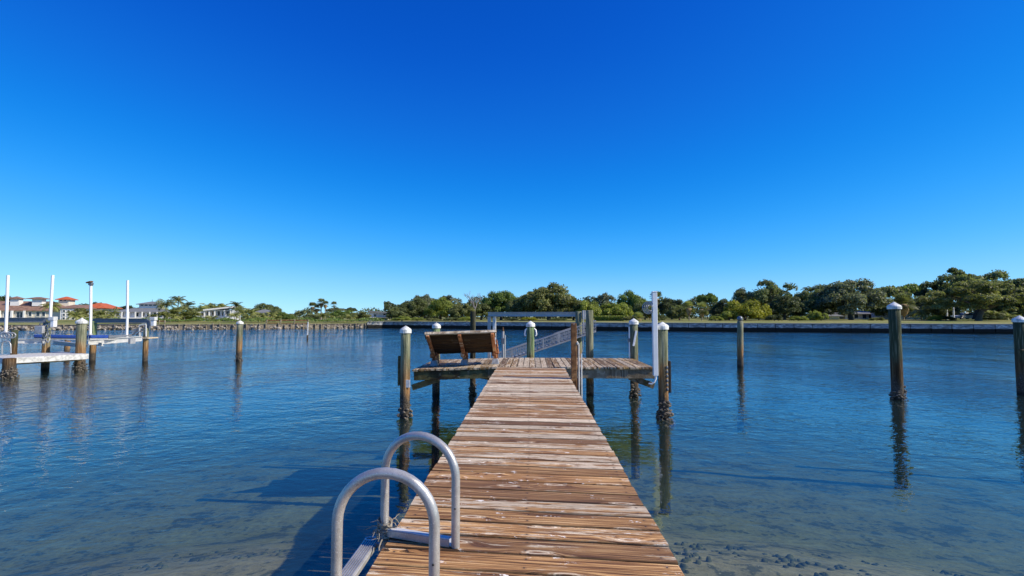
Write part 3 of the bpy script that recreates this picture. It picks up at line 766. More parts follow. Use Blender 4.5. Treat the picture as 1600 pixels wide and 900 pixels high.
for sx in (-hw + .03, -.02, hw - .05):
    X = Vector((sx, 0, 0))
    up_ = bbeam('back_support', X + B0 - bdir * .10 + off, X + B1 + bdir * .03 + off, .075, .075, 'bench_post')
    # pedestal below the support, sloping forward, on a concrete foot
    bbeam('leg', X + Vector((0, .02, .255)), X + Vector((0, .06, .02)), .075, .09, 'bench_post')
    MB().lathe([(.02, -.045), (.055, -.04), (.06, 0), (.055, .04), (.02, .045)], 14).build('scroll', M['bench_post'], bench, X + Vector((-.03, -.03, .24))).rotation_euler = (0, PI / 2, 0)
    MB().lathe([(.02, -.035), (.05, -.03), (.055, 0), (.05, .03), (.02, .035)], 14).build('scroll', M['bench_post'], bench, X + Vector((.055, .02, .27))).rotation_euler = (0, PI / 2, 0)
    MB().add([(sx - .085, -.08, 0), (sx + .085, -.08, 0), (sx + .085, .16, 0), (sx - .085, .16, 0), (sx - .055, -.05, .12), (sx + .055, -.05, .12), (sx + .055, .13, .12), (sx - .055, .13, .12)],
             [(0, 1, 5, 4), (1, 2, 6, 5), (2, 3, 7, 6), (3, 0, 4, 7), (4, 5, 6, 7)]).build('foot_block', M['concrete_block'], bench)
    bbeam('seat_support', X + Vector((0, .0, .28)), X + Vector((0, .55, .37)), .06, .08, 'bench_post')
    bbeam('front_leg', X + Vector((0, .5, .34)), X + Vector((0, .5, .0)), .07, .07, 'bench_post')
for k2 in range(4):
    bpart('seat_slat', Vector((0, .12 + k2 * .125, .345 + k2 * .02)), (2 * hw, .115, .03), 'bench', .16)
for sx in (hw + .015,):
    X = Vector((sx, 0, 0))
    for k2 in range(3):
        bbeam('arm_slat', X + B0 + bdir * (.12 + .18 * k2), X + B0 + bdir * (.12 + .18 * k2) + Vector((0, .22, -.06)), .03, .07, 'bench_post')

# ------------------------------------------------------------------ boat lift frame, gangway, pole behind the platform
D = 16.6
a, b = at(763, 491, D), at(913, 491, D - 1.0)
lf = thing('boat_lift', 'grey aluminium boat lift beam on paired uprights behind the platform', 'boat lift', (a.x, a.y, 0))
av = Vector((0, 0, a.z)); bv = Vector((b.x - a.x, b.y - a.y, b.z))
for nm, dzz, w, h in (('top_flange', .06, .13, .016), ('web', 0, .02, .104), ('bottom_flange', -.06, .13, .016)):
    MB().beam(av + Vector((0, 0, dzz)), bv + Vector((0, 0, dzz)), w, h).build(nm, M['alu_dull'], lf)
for dx in (.03, .19):
    MB().box((dx, .03, (a.z - .07 - 1.2) / 2), (.105, .11, a.z - .07 + 1.2), ch=.01).build('upright', M['alu_dull' if dx < .1 else 'alu_white'], lf)
MB().box((bv.x - .02, bv.y - .09, b.z - .02), (.10, .05, .26), ch=.01).build('end_plate', M['alu_dull'], lf)
MB().tube([(bv.x - .05, bv.y - .12, b.z + .1), (bv.x - .04, bv.y - .14, b.z - .5), (bv.x - .08, bv.y - .14, b.z - 1.1)], .012, 6).build('cable', M['alu_dull'], lf)

D = 15.3
gt = [at(774, 554, D), at(931, 501, D)]; gb = [at(774, 570, D), at(931, 518, D)]
gw = thing('gangway', 'slanting grey lattice gangway rising to the right behind the platform', 'gangway', (gt[0].x, gt[0].y, 0))
o0 = Vector((gt[0].x, gt[0].y, 0)); GD = Vector((.0, .62, 0))
T0, T1, L0, L1 = gt[0] - o0, gt[1] - o0, gb[0] - o0, gb[1] - o0
for off_, in ((Vector((0, 0, 0)),), (GD,)):
    MB().beam(T0 + off_, T1 + off_, .035, .03, .004).build('top_chord', M['alu_lattice'], gw)
    MB().beam(L0 + off_, L1 + off_, .035, .04, .004).build('bottom_chord', M['alu_lattice'], gw)
    for q_ in (.3, .62):
        MB().beam(T0.lerp(L0, q_) + off_, T1.lerp(L1, q_) + off_, .014, .016).build('middle_rail', M['alu_lattice'], gw)
    for k2 in range(45):
        f = k2 / 44
        MB().beam(T0.lerp(T1, f) + off_, L0.lerp(L1, f) + off_, .012 if k2 % 7 else .045, .014).build('picket', M['alu_lattice' if k2 % 7 else 'alu_dull'], gw)
    for k2 in range(0, 22):
        f = k2 / 22; f2 = (k2 + 1) / 22
        MB().beam(T0.lerp(T1, f) + off_, L0.lerp(L1, f2) + off_, .010, .010).build('diagonal', M['alu_lattice'], gw)
for k2 in range(26):
    f = (k2 + .5) / 26; p = L0.lerp(L1, f)
    MB().box(p + GD / 2 + Vector((0, 0, .035)), (.09, .60, .02)).build('tread', M['alu_lattice'], gw)

pq = at(786, 549, 14.6); pt_ = at(786, 512, 14.6)
mp = thing('metal_pole', 'short galvanised pole with a handle standing right of the bench', 'pole', (pq.x, pq.y, 0))
MB().tube([(0, 0, .6), (0, 0, pt_.z - .1)], .035, 10).build('pole', M['alu_dull'], mp)
MB().tube([(0, 0, pt_.z - .1), (0, 0, pt_.z + .02)], [.03, .012], 8).build('tip', M['post'], mp)
MB().box((0, -.03, pt_.z - .36), (.1, .06, .16), ch=.012).build('handle', M['alu_dark'], mp)
MB().tube([(.06, 0, .7), (.06, 0, pt_.z - .2)], .012, 6).build('rod', M['alu_white'], mp)

# thin stake in open water
b = at(481, 500, 47)
sk = thing('marker_stake', 'thin white stake with dark foot standing in the far water', 'stake', (b.x, b.y, 0))
MB().tube([(0, 0, -3), (0, 0, .45)], .075, 8).build('foot', M['pile_dark'], sk)
MB().tube([(0, 0, .45), (.02, 0, at(481, 503, 47).z)], .055, 8).build('pole', M['alu_white'], sk)

# ------------------------------------------------------------------ neighbour's dock and boat lifts on the left
e1 = Vector((.46, .888, 0)); e2 = Vector((-.888, .46, 0))
Bc = at(138, 553, 20.4); Bc.z = 0
nz = .66
nd = thing('neighbour_dock', 'pale bleached timber dock platform at the left edge of the picture', 'dock', Bc)
ryaw = math.atan2(e1.y, e1.x)
nbm = board_mesh(2.3, .135, .04, random.Random(3), 'neighbour_board')
for k2 in range(17):
    p = -e1 * (.07 + k2 * .141) + e2 * 1.15
    place('deck_board', nbm, M['pale_plank'], nd, p + Vector((0, 0, nz)), ryaw + PI / 2 + rn.uniform(-.005, .005))
def nbeam(name, a, b, w, h, mat, par, ch=.006):
    a = Vector(a); b = Vector(b); m = (a + b) / 2; d = b - a; xx = d.normalized(); u = Vector((0, 0, 1))
    if abs(xx.z) > .99: u = Vector((0, 1, 0))
    yy = u.cross(xx).normalized(); zz = xx.cross(yy)
    o = MB().box((0, 0, 0), (d.length, w, h), ch=ch).build(name, M[mat], par); o.matrix_local = Matrix.Translation(m) @ Matrix((xx, yy, zz)).transposed().to_4x4(); return o
L = 17 * .141
nbeam('fascia', -e2 * .025 + Vector((0, 0, nz - .085)), -e2 * .025 - e1 * L + Vector((0, 0, nz - .085)), .045, .20, 'pale_plank', nd)
nbeam('fascia', -e1 * (L + .026) + Vector((0, 0, nz - .085)), -e1 * (L + .026) + e2 * 2.3 + Vector((0, 0, nz - .085)), .045, .20, 'pale_plank', nd)
nbeam('joist', e2 * .3 + Vector((0, 0, nz - .15)) - e1 * .05, e2 * .3 - e1 * (L - .05) + Vector((0, 0, nz - .15)), .06, .2, 'beam_dark', nd)
nbeam('joist', e2 * 1.9 + Vector((0, 0, nz - .15)) - e1 * .05, e2 * 1.9 - e1 * (L - .05) + Vector((0, 0, nz - .15)), .06, .2, 'beam_dark', nd)
pile(128, 497, 578, 20.75, .34, 'thick capped pile at the corner of the pale neighbouring dock', 'pile_grey', oy=150)
pile(18, 560, 591, 18.3, .36, 'stubby oyster-covered pile under the pale neighbouring dock', 'pile_dark', cap=False, oy=150)
pile(24, 516, 583, 20.0, .2, 'slim dark pile rising behind the left end of the pale dock', 'pile_dark', cap=False)
pile(74, 504, 583, 21.0, .26, 'brown pile wrapped with lift gear in the middle of the pale dock', 'pile', cap=False)
pile(147, 502, 565, 24.6, .25, 'pile at the left end of the second lift beam', 'pile_green', cap=False)
pile(229, 513, 567, 24.1, .22, 'outermost pile of the left boat lift below the white steps', 'pile', cap=False)
pile(107, 522, 552, 27.0, .24, 'rear pile half hidden behind the blue bunk', 'pile', cap=False)

def ibeam(par, a, b, h, w, mat):
    for nm, dzz, ww, hh in (('top_flange', h / 2, w, h * .14), ('web', 0, w * .25, h * .86), ('bottom_flange', -h / 2, w, h * .14)):
        MB().beam(Vector(a) + Vector((0, 0, dzz)), Vector(b) + Vector((0, 0, dzz)), ww, hh).build(nm, M[mat], par)
def lift(name, label, segs, loc):
    root = thing(name, label, 'boat lift', loc)
    return root
o1 = at(74, 500, 20.9); o1.z = 0
l1 = thing('boat_lift', 'near boat lift with dark top beam at the far left edge', 'boat lift', o1)
ibeam(l1, at(-30, 500, 20.5) - o1, at(72, 500, 20.9) - o1, .17, .16, 'alu_dark')
ibeam(l1, at(28, 533, 20.6) - o1, at(72, 533, 20.9) - o1, .16, .12, 'alu_white')
MB().box(at(83, 498, 20.7) - o1, (.24, .2, .16), ch=.02).build('motor_cover', M['alu_white'], l1)
MB().box(at(84, 506, 20.7) - o1, (.16, .16, .26), ch=.02).build('gear_box', M['white'], l1)
MB().box(at(62, 515, 20.6) - o1, (.34, .12, .30), ch=.02).build('control_box', M['alu_dull'], l1)
rr = random.Random(31)
for k2 in range(9):
    q = at(rr.uniform(67, 80), rr.uniform(505, 545), 20.75) - o1; r_ = rr.uniform(.09, .2)
    MB().tube([q + Vector((r_ * .6 * math.cos(a_), -.05 + .03 * math.sin(2 * a_), r_ * math.sin(a_))) for a_ in [2 * PI * z_ / 14 for z_ in range(15)]], .018, 6, caps=False).build('hose_loop', M['alu_dull' if k2 % 2 else 'alu_dark'], l1)
for k2 in range(3):
    q = at(8 + 5 * k2, 524, 19.6) - o1
    MB().tube([q + Vector((.16 * math.cos(a_), .0, .1 * math.sin(a_))) for a_ in [2 * PI * z_ / 14 for z_ in range(15)]], .022, 6, caps=False).build('hose_loop', M['alu_dull'], l1)
o2 = at(147, 500, 24.6); o2.z = 0
l2 = thing('boat_lift', 'far boat lift with cradle beams and dark top beam beside the white steps', 'boat lift', o2)
ibeam(l2, at(145, 501, 24.6) - o2, at(231, 501, 24.3) - o2, .17, .18, 'alu_dark')
ibeam(l2, at(84, 535, 23.2) - o2, at(137, 541, 22.4) - o2, .14, .14, 'alu_dull')
ibeam(l2, at(138, 535, 22.6) - o2, at(222, 529, 23.8) - o2, .20, .12, 'alu_white')
ibeam(l2, at(160, 538, 22.7) - o2, at(106, 529, 26.2) - o2, .13, .12, 'alu_white')
for q in (162, 206):
    MB().box(at(q, 533, 23.2) - o2, (.12, .3, .24), ch=.01).build('bracket', M['alu_dull'], l2)
MB().box(at(240, 498, 24.1) - o2, (.26, .2, .16), ch=.02).build('motor_cover', M['alu_white'], l2)
MB().box(at(240, 505, 24.1) - o2, (.17, .16, .26), ch=.02).build('gear_box', M['white'], l2)
MB().tube([at(233, 500, 24.3) - o2, at(232, 515, 24.3) - o2], .08, 8).build('drum', M['alu_dark'], l2)
MB().beam(at(150, 507, 25.2) - o2, at(228, 505, 24.9) - o2, .5, .04).build('catwalk', M['alu_dark'], l2)
for i_, (xa, xb, ya, yb, da, db, lab) in enumerate(((54, 137, 525, 526.5, 21.6, 22.3, 'long blue carpeted bunk behind the capped dock pile'), (140, 168, 526, 526, 22.0, 22.6, 'short blue carpeted bunk right of the capped dock pile'), (168, 205, 526.5, 525, 22.9, 23.8, 'dark navy bunk between the two far guide poles'))):
    pa = at(xa, ya, da); pb_ = at(xb, yb, db); pm = (pa + pb_) / 2
    bk = thing('lift_bunk', lab, 'bunk', pm)
    MB().beam(pa - pm, pb_ - pm, .16, .13, .02).build('carpet', M['blue' if i_ < 2 else 'alu_dark'], bk)
    MB().beam(pa - pm - Vector((0, 0, .10)), pb_ - pm - Vector((0, 0, .10)), .09, .07).build('bracket', M['alu_dull'], bk)
def guide_pole(pxt, yt, pxb, yb, D, label, lamp=False):
    p0 = at(pxb, yb, D); p1 = at(pxt, yt, D)
    r0 = thing('guide_pole', label, 'pole', p0)
    MB().tube([(0, 0, 0), Vector((0, 0, .5)).lerp(p1 - p0, .2), p1 - p0], .052, 12).build('tube', M['white'], r0)
    MB().lathe([(.08, -.06), (.085, .03), (.055, .05)], 10).build('base_socket', M['alu_dull'], r0)
    if lamp:
        q = p1 - p0
        fl = thing('floodlight', 'small dark floodlight and box on top of a white guide pole', 'lamp', p1)
        MB().box((0, 0, .06), (.16, .12, .14), M=Matrix.Rotation(.35, 4, 'Y'), ch=.02).build('housing', M['alu_dark'], fl)
        MB().box((-.05, -.02, .14), (.24, .16, .06), M=Matrix.Rotation(-.25, 4, 'Y'), ch=.02).build('shade', M['post'], fl)
        MB().tube([(0, 0, -.01), (0, 0, .05)], .03, 8).build('stem', M['alu_dull'], fl)
    return r0
guide_pole(12.5, 430, 9, 519, 20.2, 'leftmost white guide pole by the near lift')
guide_pole(82.5, 430, 78.5, 500, 20.9, 'white guide pole in front of the red-roofed house')
guide_pole(142, 446, 141, 523, 22.2, 'white guide pole carrying a floodlight', True)
guide_pole(199.5, 438, 198, 527, 23.6, 'white guide pole in front of the grey-roofed house')
# steps at the far lift
p0 = at(230, 527, 24.0)
stp = thing('dock_steps', 'small white framed steps with handrails at the end of the far lift', 'steps', p0)
for (x0, y0_, x1, y1_) in ((207, 524, 220, 509), (213, 524, 228, 509), (218, 508, 218, 526), (228, 507, 228, 526), (218, 508, 228, 507)):
    MB().beam(at(x0, y0_, 24.0) - p0, at(x1, y1_, 24.0) - p0, .05, .05, .006).build('rail', M['alu_dark' if x0 in (207, 213) else 'alu_white'], stp)
for (x0, y0_, x1, y1_) in ((218, 508, 218, 526), (228, 507, 228, 526), (218, 508, 228, 507)):
    MB().beam(at(x0, y0_, 24.6) - p0, at(x1, y1_, 24.6) - p0, .05, .05, .006).build('rail', M['alu_white'], stp)
MB().box(at(222, 528, 24.3) - p0, (1.05, .7, .06), ch=.008).build('landing', M['pale_deck'], stp)
for k2 in range(3):
    MB().box(at(209 + k2 * 4, 522 - k2 * 4, 24.3) - p0, (.2, .55, .03), ch=.004).build('step', M['alu_dull'], stp)
# hooped ladder on the pale dock
p0 = at(10, 553, 19.3)
ld = thing('dock_ladder', 'small grey hooped ladder rail on the pale dock at the left edge', 'ladder', p0)
for d0 in (19.2, 19.7):
    MB().tube([at(3, 553, d0) - p0, at(3, 540, d0) - p0, at(4, 535, d0) - p0, at(8, 533, d0) - p0, at(14, 534, d0) - p0, at(16.5, 538, d0) - p0, at(17, 552, d0) - p0], .024, 8).build('handrail', M['alu'], ld)

# ------------------------------------------------------------------ vegetation prototypes (unit size: radius 1, height 1)
def leaf_mesh(name, cen, nrm, size, rng, aspect=.62, shade=None):
    """many small leaf-clump faces: centres, facing directions, sizes"""
    n = len(cen)
    nrm = nrm / (np.linalg.norm(nrm, axis=1, keepdims=True) + 1e-9)
    ref = rng.normal(size=(n, 3)); tx = np.cross(nrm, ref); tx /= (np.linalg.norm(tx, axis=1, keepdims=True) + 1e-9); ty = np.cross(nrm, tx)
    sx = (size * rng.uniform(.7, 1.3, n))[:, None]; sy = sx * aspect
    P = np.stack([cen - tx * sx, cen - ty * sy + nrm * sx * .18, cen + tx * sx, cen + ty * sy + nrm * sx * .18], 1).reshape(-1, 3)
    me = bpy.data.meshes.new(name); me.vertices.add(4 * n); me.vertices.foreach_set('co', P.astype(np.float32).ravel())
    me.loops.add(4 * n); me.loops.foreach_set('vertex_index', np.arange(4 * n, dtype=np.int32))
    me.polygons.add(n); me.polygons.foreach_set('loop_start', np.arange(0, 4 * n, 4, dtype=np.int32))
    me.update(calc_edges=True)
    at_ = me.attributes.new('v', 'FLOAT', 'FACE')
    v = rng.uniform(0, 1, n) if shade is None else np.clip(shade + rng.uniform(-.3, .3, n), 0, 1)
    at_.data.foreach_set('value', v.astype(np.float32)); return me

def crown_mesh(name, seed, lobes, shape='dome', leaf=.05, per=170, zlo=.2, lr=(.2, .34), flat=.8):
    rng = np.random.default_rng(seed); C_, N_, S_, T_ = [], [], [], []
    for i in range(lobes):
        a = rng.uniform(0, 2 * PI); 
        if shape == 'dome':
            q = math.sqrt(rng.uniform(0, 1)) * .80; zz = zlo + .06 + (0.88 - zlo - .06) * (1 - q ** 2.4) * rng.uniform(.0, 1.0) ** .55 * rng.uniform(.86, 1.12)
        elif shape == 'wide':
            q = math.sqrt(rng.uniform(0, 1)) * .85; zz = zlo + .08 + (.82 - zlo) * (1 - q ** 3) * rng.uniform(.0, 1.0) ** .6
        elif shape == 'umbrella':
            q = math.sqrt(rng.uniform(0, 1)) * .8; zz = .80 - .16 * q ** 2 + rng.uniform(-.06, .05)
        else:   # loose
            q = rng.uniform(.0, .85); zz = rng.uniform(zlo, .93 - .25 * q)
        r = rng.uniform(*lr) * (1.0 - .25 * q); c0 = np.array([q * math.cos(a), q * math.sin(a), zz])
        d = rng.normal(size=(per, 3)); d /= np.linalg.norm(d, axis=1, keepdims=True)
        d[:, 2] = np.where(d[:, 2] < -.3, -d[:, 2] * .6, d[:, 2])
        rad = r * rng.uniform(.55, 1.12, per)[:, None]
        p = c0 + d * rad * np.array([1, 1, flat * .55 if shape == 'umbrella' else flat * .95])
        C_.append(p); N_.append(d + rng.normal(scale=.85, size=(per, 3)) + np.array([.15, 0, .35])); S_.append(np.full(per, leaf)); T_.append(np.full(per, rng.uniform(.15, .85)))
    cen = np.concatenate(C_); cen[:, 2] *= np.where(cen[:, 2] > .5, 1 / np.quantile(cen[:, 2], .995), 1.0) if False else 1 / np.quantile(cen[:, 2], .998)
    return leaf_mesh(name, cen, np.concatenate(N_), np.concatenate(S_), rng, shade=np.concatenate(T_))

def trunk_mesh(name, seed, top=.62, r=.045, limbs=7, reach=.6, lean=0.0):
    rr = random.Random(seed); mb = MB()
    b1 = Vector((lean * .5, 0, .28)); mb.tube([(0, 0, -.03), (lean * .2, .01, .12), b1], [r * 1.5, r * 1.05, r * .9], 8)
    for i in range(limbs):
        a = 2 * PI * i / limbs + rr.uniform(-.4, .4); q = reach * rr.uniform(.4, 1); zt = top * rr.uniform(.75, 1.25)
        e = Vector((q * math.cos(a) + lean * .5, q * math.sin(a), min(zt, .92)))
        m = b1.lerp(e, .5) + Vector((rr.uniform(-.06, .06), rr.uniform(-.06, .06), .05))
        mb.tube([b1 - Vector((0, 0, .02)), m, e], [r * .7, r * .42, r * .14], 6)
    return mb.mesh(name)

CR = {
    'oak': [crown_mesh('oak_crown', 10 + i, 84, 'dome', .029, 300, .09, (.10, .28)) for i in range(4)],
    'wide': [crown_mesh('wide_crown', 30 + i, 84, 'wide', .020, 420, .18, (.09, .22)) for i in range(2)],
    'loose': [crown_mesh('loose_crown', 40 + i, 48, 'loose', .027, 200, .20, (.12, .22)) for i in range(2)],
    'umbrella': [crown_mesh('umbrella_crown', 50 + i, 34, 'umbrella', .055, 110, .6, (.22, .34)) for i in range(2)],
    'round': [crown_mesh('round_crown', 60 + i, 34, 'dome', .040, 300, .06, (.20, .34), .95) for i in range(3)],
}
TK = {
    'oak': [trunk_mesh('oak_trunk', i, .6, .05, 8, .65) for i in range(2)],
    'wide': [trunk_mesh('wide_trunk', 5 + i, .6, .045, 11, .75, .22) for i in range(2)],
    'loose': [trunk_mesh('loose_trunk', 8 + i, .8, .035, 10, .6) for i in range(2)],
    'umbrella': [trunk_mesh('umbrella_trunk', 12 + i, .78, .03, 8, .6) for i in range(2)],
    'round': [trunk_mesh('round_trunk', 15, .5, .05, 6, .5)],
}
rt = random.Random(77)
def ground_y(D):   # height of the land at a distance
    return LAND + max(0, min(D - 80, 60)) * .006
def tree(px, topy, D, wpx, kind, leaf, label, name='tree', basez=None, group=None, bark='bark'):
    gz = ground_y(D) if basez is None else basez
    b = at(px, 500, D); top = at(px, topy, D).z; h = (top - gz) * 1.02; w = wpx * mpp(D) / 2
    root = thing(name, label, 'tree' if 'shrub' not in name else 'shrub', (b.x, b.y, gz), rt.uniform(0, 6.28), group)
    root.scale = (w, w, h)
    if kind == 'wide': root.rotation_euler.z = .15
    place('crown', rt.choice(CR[kind]), F[leaf], root); place('trunk', rt.choice(TK[kind]), M[bark], root)
    return root

def palm_crown(name, seed, nf=20, Lf=1.0, droop=.9):
    """feather palm: arching fronds of leaflets, frond length about 1"""
    rng = np.random.default_rng(seed); mb_v, mb_f, val = [], [], []
    for i in range(nf):
        a = 2 * PI * i / nf * 2.4 + rng.uniform(-.3, .3); el = rng.uniform(-.25, 1.25); L = Lf * rng.uniform(.85, 1.1)
        out = np.array([math.cos(a), math.sin(a), 0]); side = np.array([-math.sin(a), math.cos(a), 0]); p = np.zeros(3); ds = L / 9; ang = el; sh = rng.uniform(.1, .9)
        for k_ in range(9):
            d = out * math.cos(ang) + np.array([0, 0, 1]) * math.sin(ang); q = p + d * ds
            ll = .34 * math.sin(PI * min(1, (k_ + 1.3) / 10.2)) + .04
            for sg_ in (-1, 1):
                for e_ in (0, .5):
                    b0 = p + (q - p) * e_; b1 = p + (q - p) * (e_ + .5)
                    tip = (b0 + b1) / 2 + side * sg_ * ll * .8 + d * ll * .45 + np.array([0, 0, -1]) * ll * rng.uniform(.25, .65)
                    o = len(mb_v); mb_v += [b0, b1, tip]; mb_f.append((o, o + 1, o + 2)); val.append(sh)
            p = q; ang -= droop * (.10 + .26 * k_ / 9)
    me = bpy.data.meshes.new(name); me.from_pydata([tuple(x) for x in mb_v], [], mb_f)
    at_ = me.attributes.new('v', 'FLOAT', 'FACE'); at_.data.foreach_set('value', np.array(val, dtype=np.float32)); return me
def fan_crown(name, seed, nf=46, rad=1.0):
    rng = np.random.default_rng(seed); vv, ff, val = [], [], []
    for i in range(nf):
        a = rng.uniform(0, 2 * PI); el = rng.uniform(-.75, 1.45); d = np.array([math.cos(a) * math.cos(el), math.sin(a) * math.cos(el), math.sin(el)])
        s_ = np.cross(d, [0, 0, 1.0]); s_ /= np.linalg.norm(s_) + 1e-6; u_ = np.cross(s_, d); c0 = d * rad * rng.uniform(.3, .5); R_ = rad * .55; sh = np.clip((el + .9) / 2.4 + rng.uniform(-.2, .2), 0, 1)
        for k_ in range(8):
            t0 = -1.25 + 2.5 * k_ / 8; t1 = t0 + .22; tm = (t0 + t1) / 2
            f_ = lambda t_, r_: c0 + (d * math.cos(t_) + s_ * math.sin(t_)) * r_
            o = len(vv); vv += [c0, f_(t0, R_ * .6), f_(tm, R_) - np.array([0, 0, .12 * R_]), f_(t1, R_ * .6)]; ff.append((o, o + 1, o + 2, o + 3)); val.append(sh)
    me = bpy.data.meshes.new(name); me.from_pydata([tuple(x) for x in vv], [], ff)
    at_ = me.attributes.new('v', 'FLOAT', 'FACE'); at_.data.foreach_set('value', np.array(val, dtype=np.float32)); return me
PC = [palm_crown('palm_crown', 3 + i, 22) for i in range(3)]; FC = [fan_crown('fan_crown', 9 + i) for i in range(3)]
SK = MB().lathe([(.10, 0), (.34, -.1), (.36, -.45), (.2, -.8), (.08, -.95)], 9, jit=.2, rnd=random.Random(2)).mesh('frond_skirt')
def palm(px, topy, D, wpx, kind, label, leaf='palm', bend=0.0, basez=None, skirt=False, name='palm_tree'):
    gz = ground_y(D) if basez is None else basez
    b = at(px, 500, D); r = wpx * mpp(D) / 2; top = at(px, topy, D).z; hub = top - r * (.5 if kind == 'feather' else .85); h = max(hub - gz, .3)
    root = thing(name, label, 'palm', (b.x, b.y, gz))
    tr = max(.09, .035 * min(h, 6)) * (.8 if kind == 'feather' else 1.0)
    MB().tube([(bend * h * (1 - (1 - k_ / 5) ** 2) * .5, 0, h * k_ / 5) for k_ in range(6)], [tr * 1.4, tr, tr * .9, tr * .85, tr * .8, tr * .9], 7).build('trunk', M['bark_pale'], root)
    k3 = r * (.92 if kind == 'feather' else 1.05); o = place('crown', rt.choice(PC if kind == 'feather' else FC), F[leaf], root, (bend * h * .5, 0, h), rt.uniform(0, 6.28)); o.scale = (k3, k3, k3)
    if skirt:
        o = place('skirt', SK, M['skirt'], root, (bend * h * .5, 0, h), rt.uniform(0, 6)); o.scale = (r, r, r)
    return root

# ------------------------------------------------------------------ right shore trees (photo x, crown top y, distance, width)
for a_ in [
    (622, 481, 108, 44, 'oak', 'oak', 'small grey-green oak at the left end of the tree row'),
    (645, 468, 112, 62, 'oak', 'oak', 'rounded grey-green oak near the left end of the tree row'),
    (664, 462, 124, 56, 'oak', 'grey', 'taller hazy oak rising behind the left end of the row'),
    (688, 466, 108, 56, 'oak', 'bright', 'bright green oak left of the bare tree'),
    (700, 463, 128, 60, 'loose', 'grey', 'thin-crowned tree behind the bright green oak'),
    (722, 475, 104, 48, 'oak', 'olive', 'olive oak directly left of the bare tree'),
    (752, 474, 112, 56, 'oak', 'oak', 'dark oak just right of the bare tree trunk'),
    (783, 457, 114, 74, 'oak', 'green', 'tall green oak above the left end of the lift beam'),
    (815, 464, 108, 58, 'oak', 'oak', 'grey-green oak above the green capped pile'),
    (858, 446, 106, 104, 'oak', 'olive', 'broad olive oak above the middle of the lift beam'),
    (896, 465, 104, 56, 'oak', 'olive', 'lower olive oak above the right end of the lift beam'),
    (918, 471, 102, 44, 'round', 'bright', 'small bright green tree right of the lift beam'),
    (946, 459, 118, 50, 'loose', 'grey', 'airy grey-green tree left of the deep green dome'),
    (986, 456, 114, 62, 'oak', 'green', 'deep green domed tree left of the white column'),
    (962, 474, 103, 60, 'round', 'bright', 'light green bushy tree above the clipped hedge'),
    (1008, 474, 104, 46, 'round', 'oak', 'shaggy grey tree just left of the white column'),
    (1050, 468, 116, 58, 'oak', 'dark', 'dark tree right of the white column'),
    (1062, 478, 104, 44, 'round', 'oak', 'low grey-green tree right of the white column'),
    (1106, 460, 122, 34, 'umbrella', 'green', 'small flat-topped green tree above the fan palms'),
    (1136, 470, 112, 58, 'oak', 'dark', 'dark tree left of the yellow-green tree'),
    (1160, 452, 124, 66, 'loose', 'grey', 'left one of the tall loose grey trees'),
    (1204, 440, 120, 90, 'loose', 'oak', 'tallest loose grey tree above the yellow-green tree'),
    (1196, 455, 128, 84, 'oak', 'oak', 'grey oak filling behind the tall loose tree'),
    (1164, 470, 98, 66, 'round', 'yellow', 'bright yellow-green round tree on the lawn'),
    (1186, 476, 99, 40, 'round', 'yellow', 'smaller yellow-green tree touching the round one'),
    (1140, 486, 96, 36, 'round', 'bright', 'small light green tree left of the yellow-green trees'),
    (1226, 464, 104, 78, 'oak', 'dark', 'very dark spreading tree right of the yellow-green trees'),
    (1268, 456, 108, 76, 'oak', 'oak', 'grey-green oak between dark tree and big grey oak'),
    (1296, 450, 116, 60, 'oak', 'dark', 'dark oak behind the big grey oak'),
    (1330, 440, 102, 116, 'oak', 'grey', 'big silvery grey oak in the right third'),
    (1388, 449, 118, 58, 'umbrella', 'oak', 'flat-crowned tree behind the tall thick pile'),
    (1420, 446, 120, 54, 'umbrella', 'green', 'flat-topped green tree right of the tall thick pile'),
    (1446, 452, 112, 50, 'loose', 'dark', 'dark wispy tree left of the great spreading oak'),
    (1400, 465, 108, 70, 'oak', 'oak', 'shaded oak right behind the tall thick pile'),
    (1524, 421, 108, 150, 'wide', 'oak', 'great spreading oak crown, highest of the tree row'),
    (1528, 440, 90, 160, 'wide', 'olive', 'broad leaning oak with thick dark trunk near the seawall'),
    (1596, 440, 104, 120, 'oak', 'oak', 'large oak cut by the right edge of the picture'),
    (1465, 468, 104, 60, 'oak', 'dark', 'dark low oak under the left side of the great oak'),
    (1660, 436, 112, 150, 'wide', 'oak', 'oak mostly beyond the right edge'),
    (1580, 470, 112, 90, 'oak', 'dark', 'dark low oak behind the right edge pile'),
]: tree(*a_, name='oak_tree' if a_[4] in ('oak', 'wide') else 'tree')
# bare tree
b = at(742, 500, 106); gz = ground_y(106)
dt = thing('bare_tree', 'leafless grey tree standing up behind the bench', 'tree', (b.x, b.y, gz))
mb = MB(); rr = random.Random(14)
def branch(p, d, L, r, lev):
    q = p + d * L; m = p.lerp(q, .5) + Vector((rr.uniform(-.06, .06), rr.uniform(-.06, .06), 0)) * L
    mb.tube([p, m, q], [r, r * .8, r * .6], 5, caps=False)
    if lev == 0: return
    for _ in range(3 if lev > 1 else 4):
        nd_ = (d + Vector((rr.uniform(-.75, .75), rr.uniform(-.75, .75), rr.uniform(-.1, .5)))).normalized(); branch(q.lerp(p, rr.uniform(0, .35)), nd_, L * rr.uniform(.55, .8), r * .58, lev - 1)
Ht = at(742, 455, 106).z - gz
branch(Vector((0, 0, 0)), Vector((.02, 0, 1)).normalized(), Ht * .42, .16, 4)
mb.build('branches', M['bark_dead'], dt)
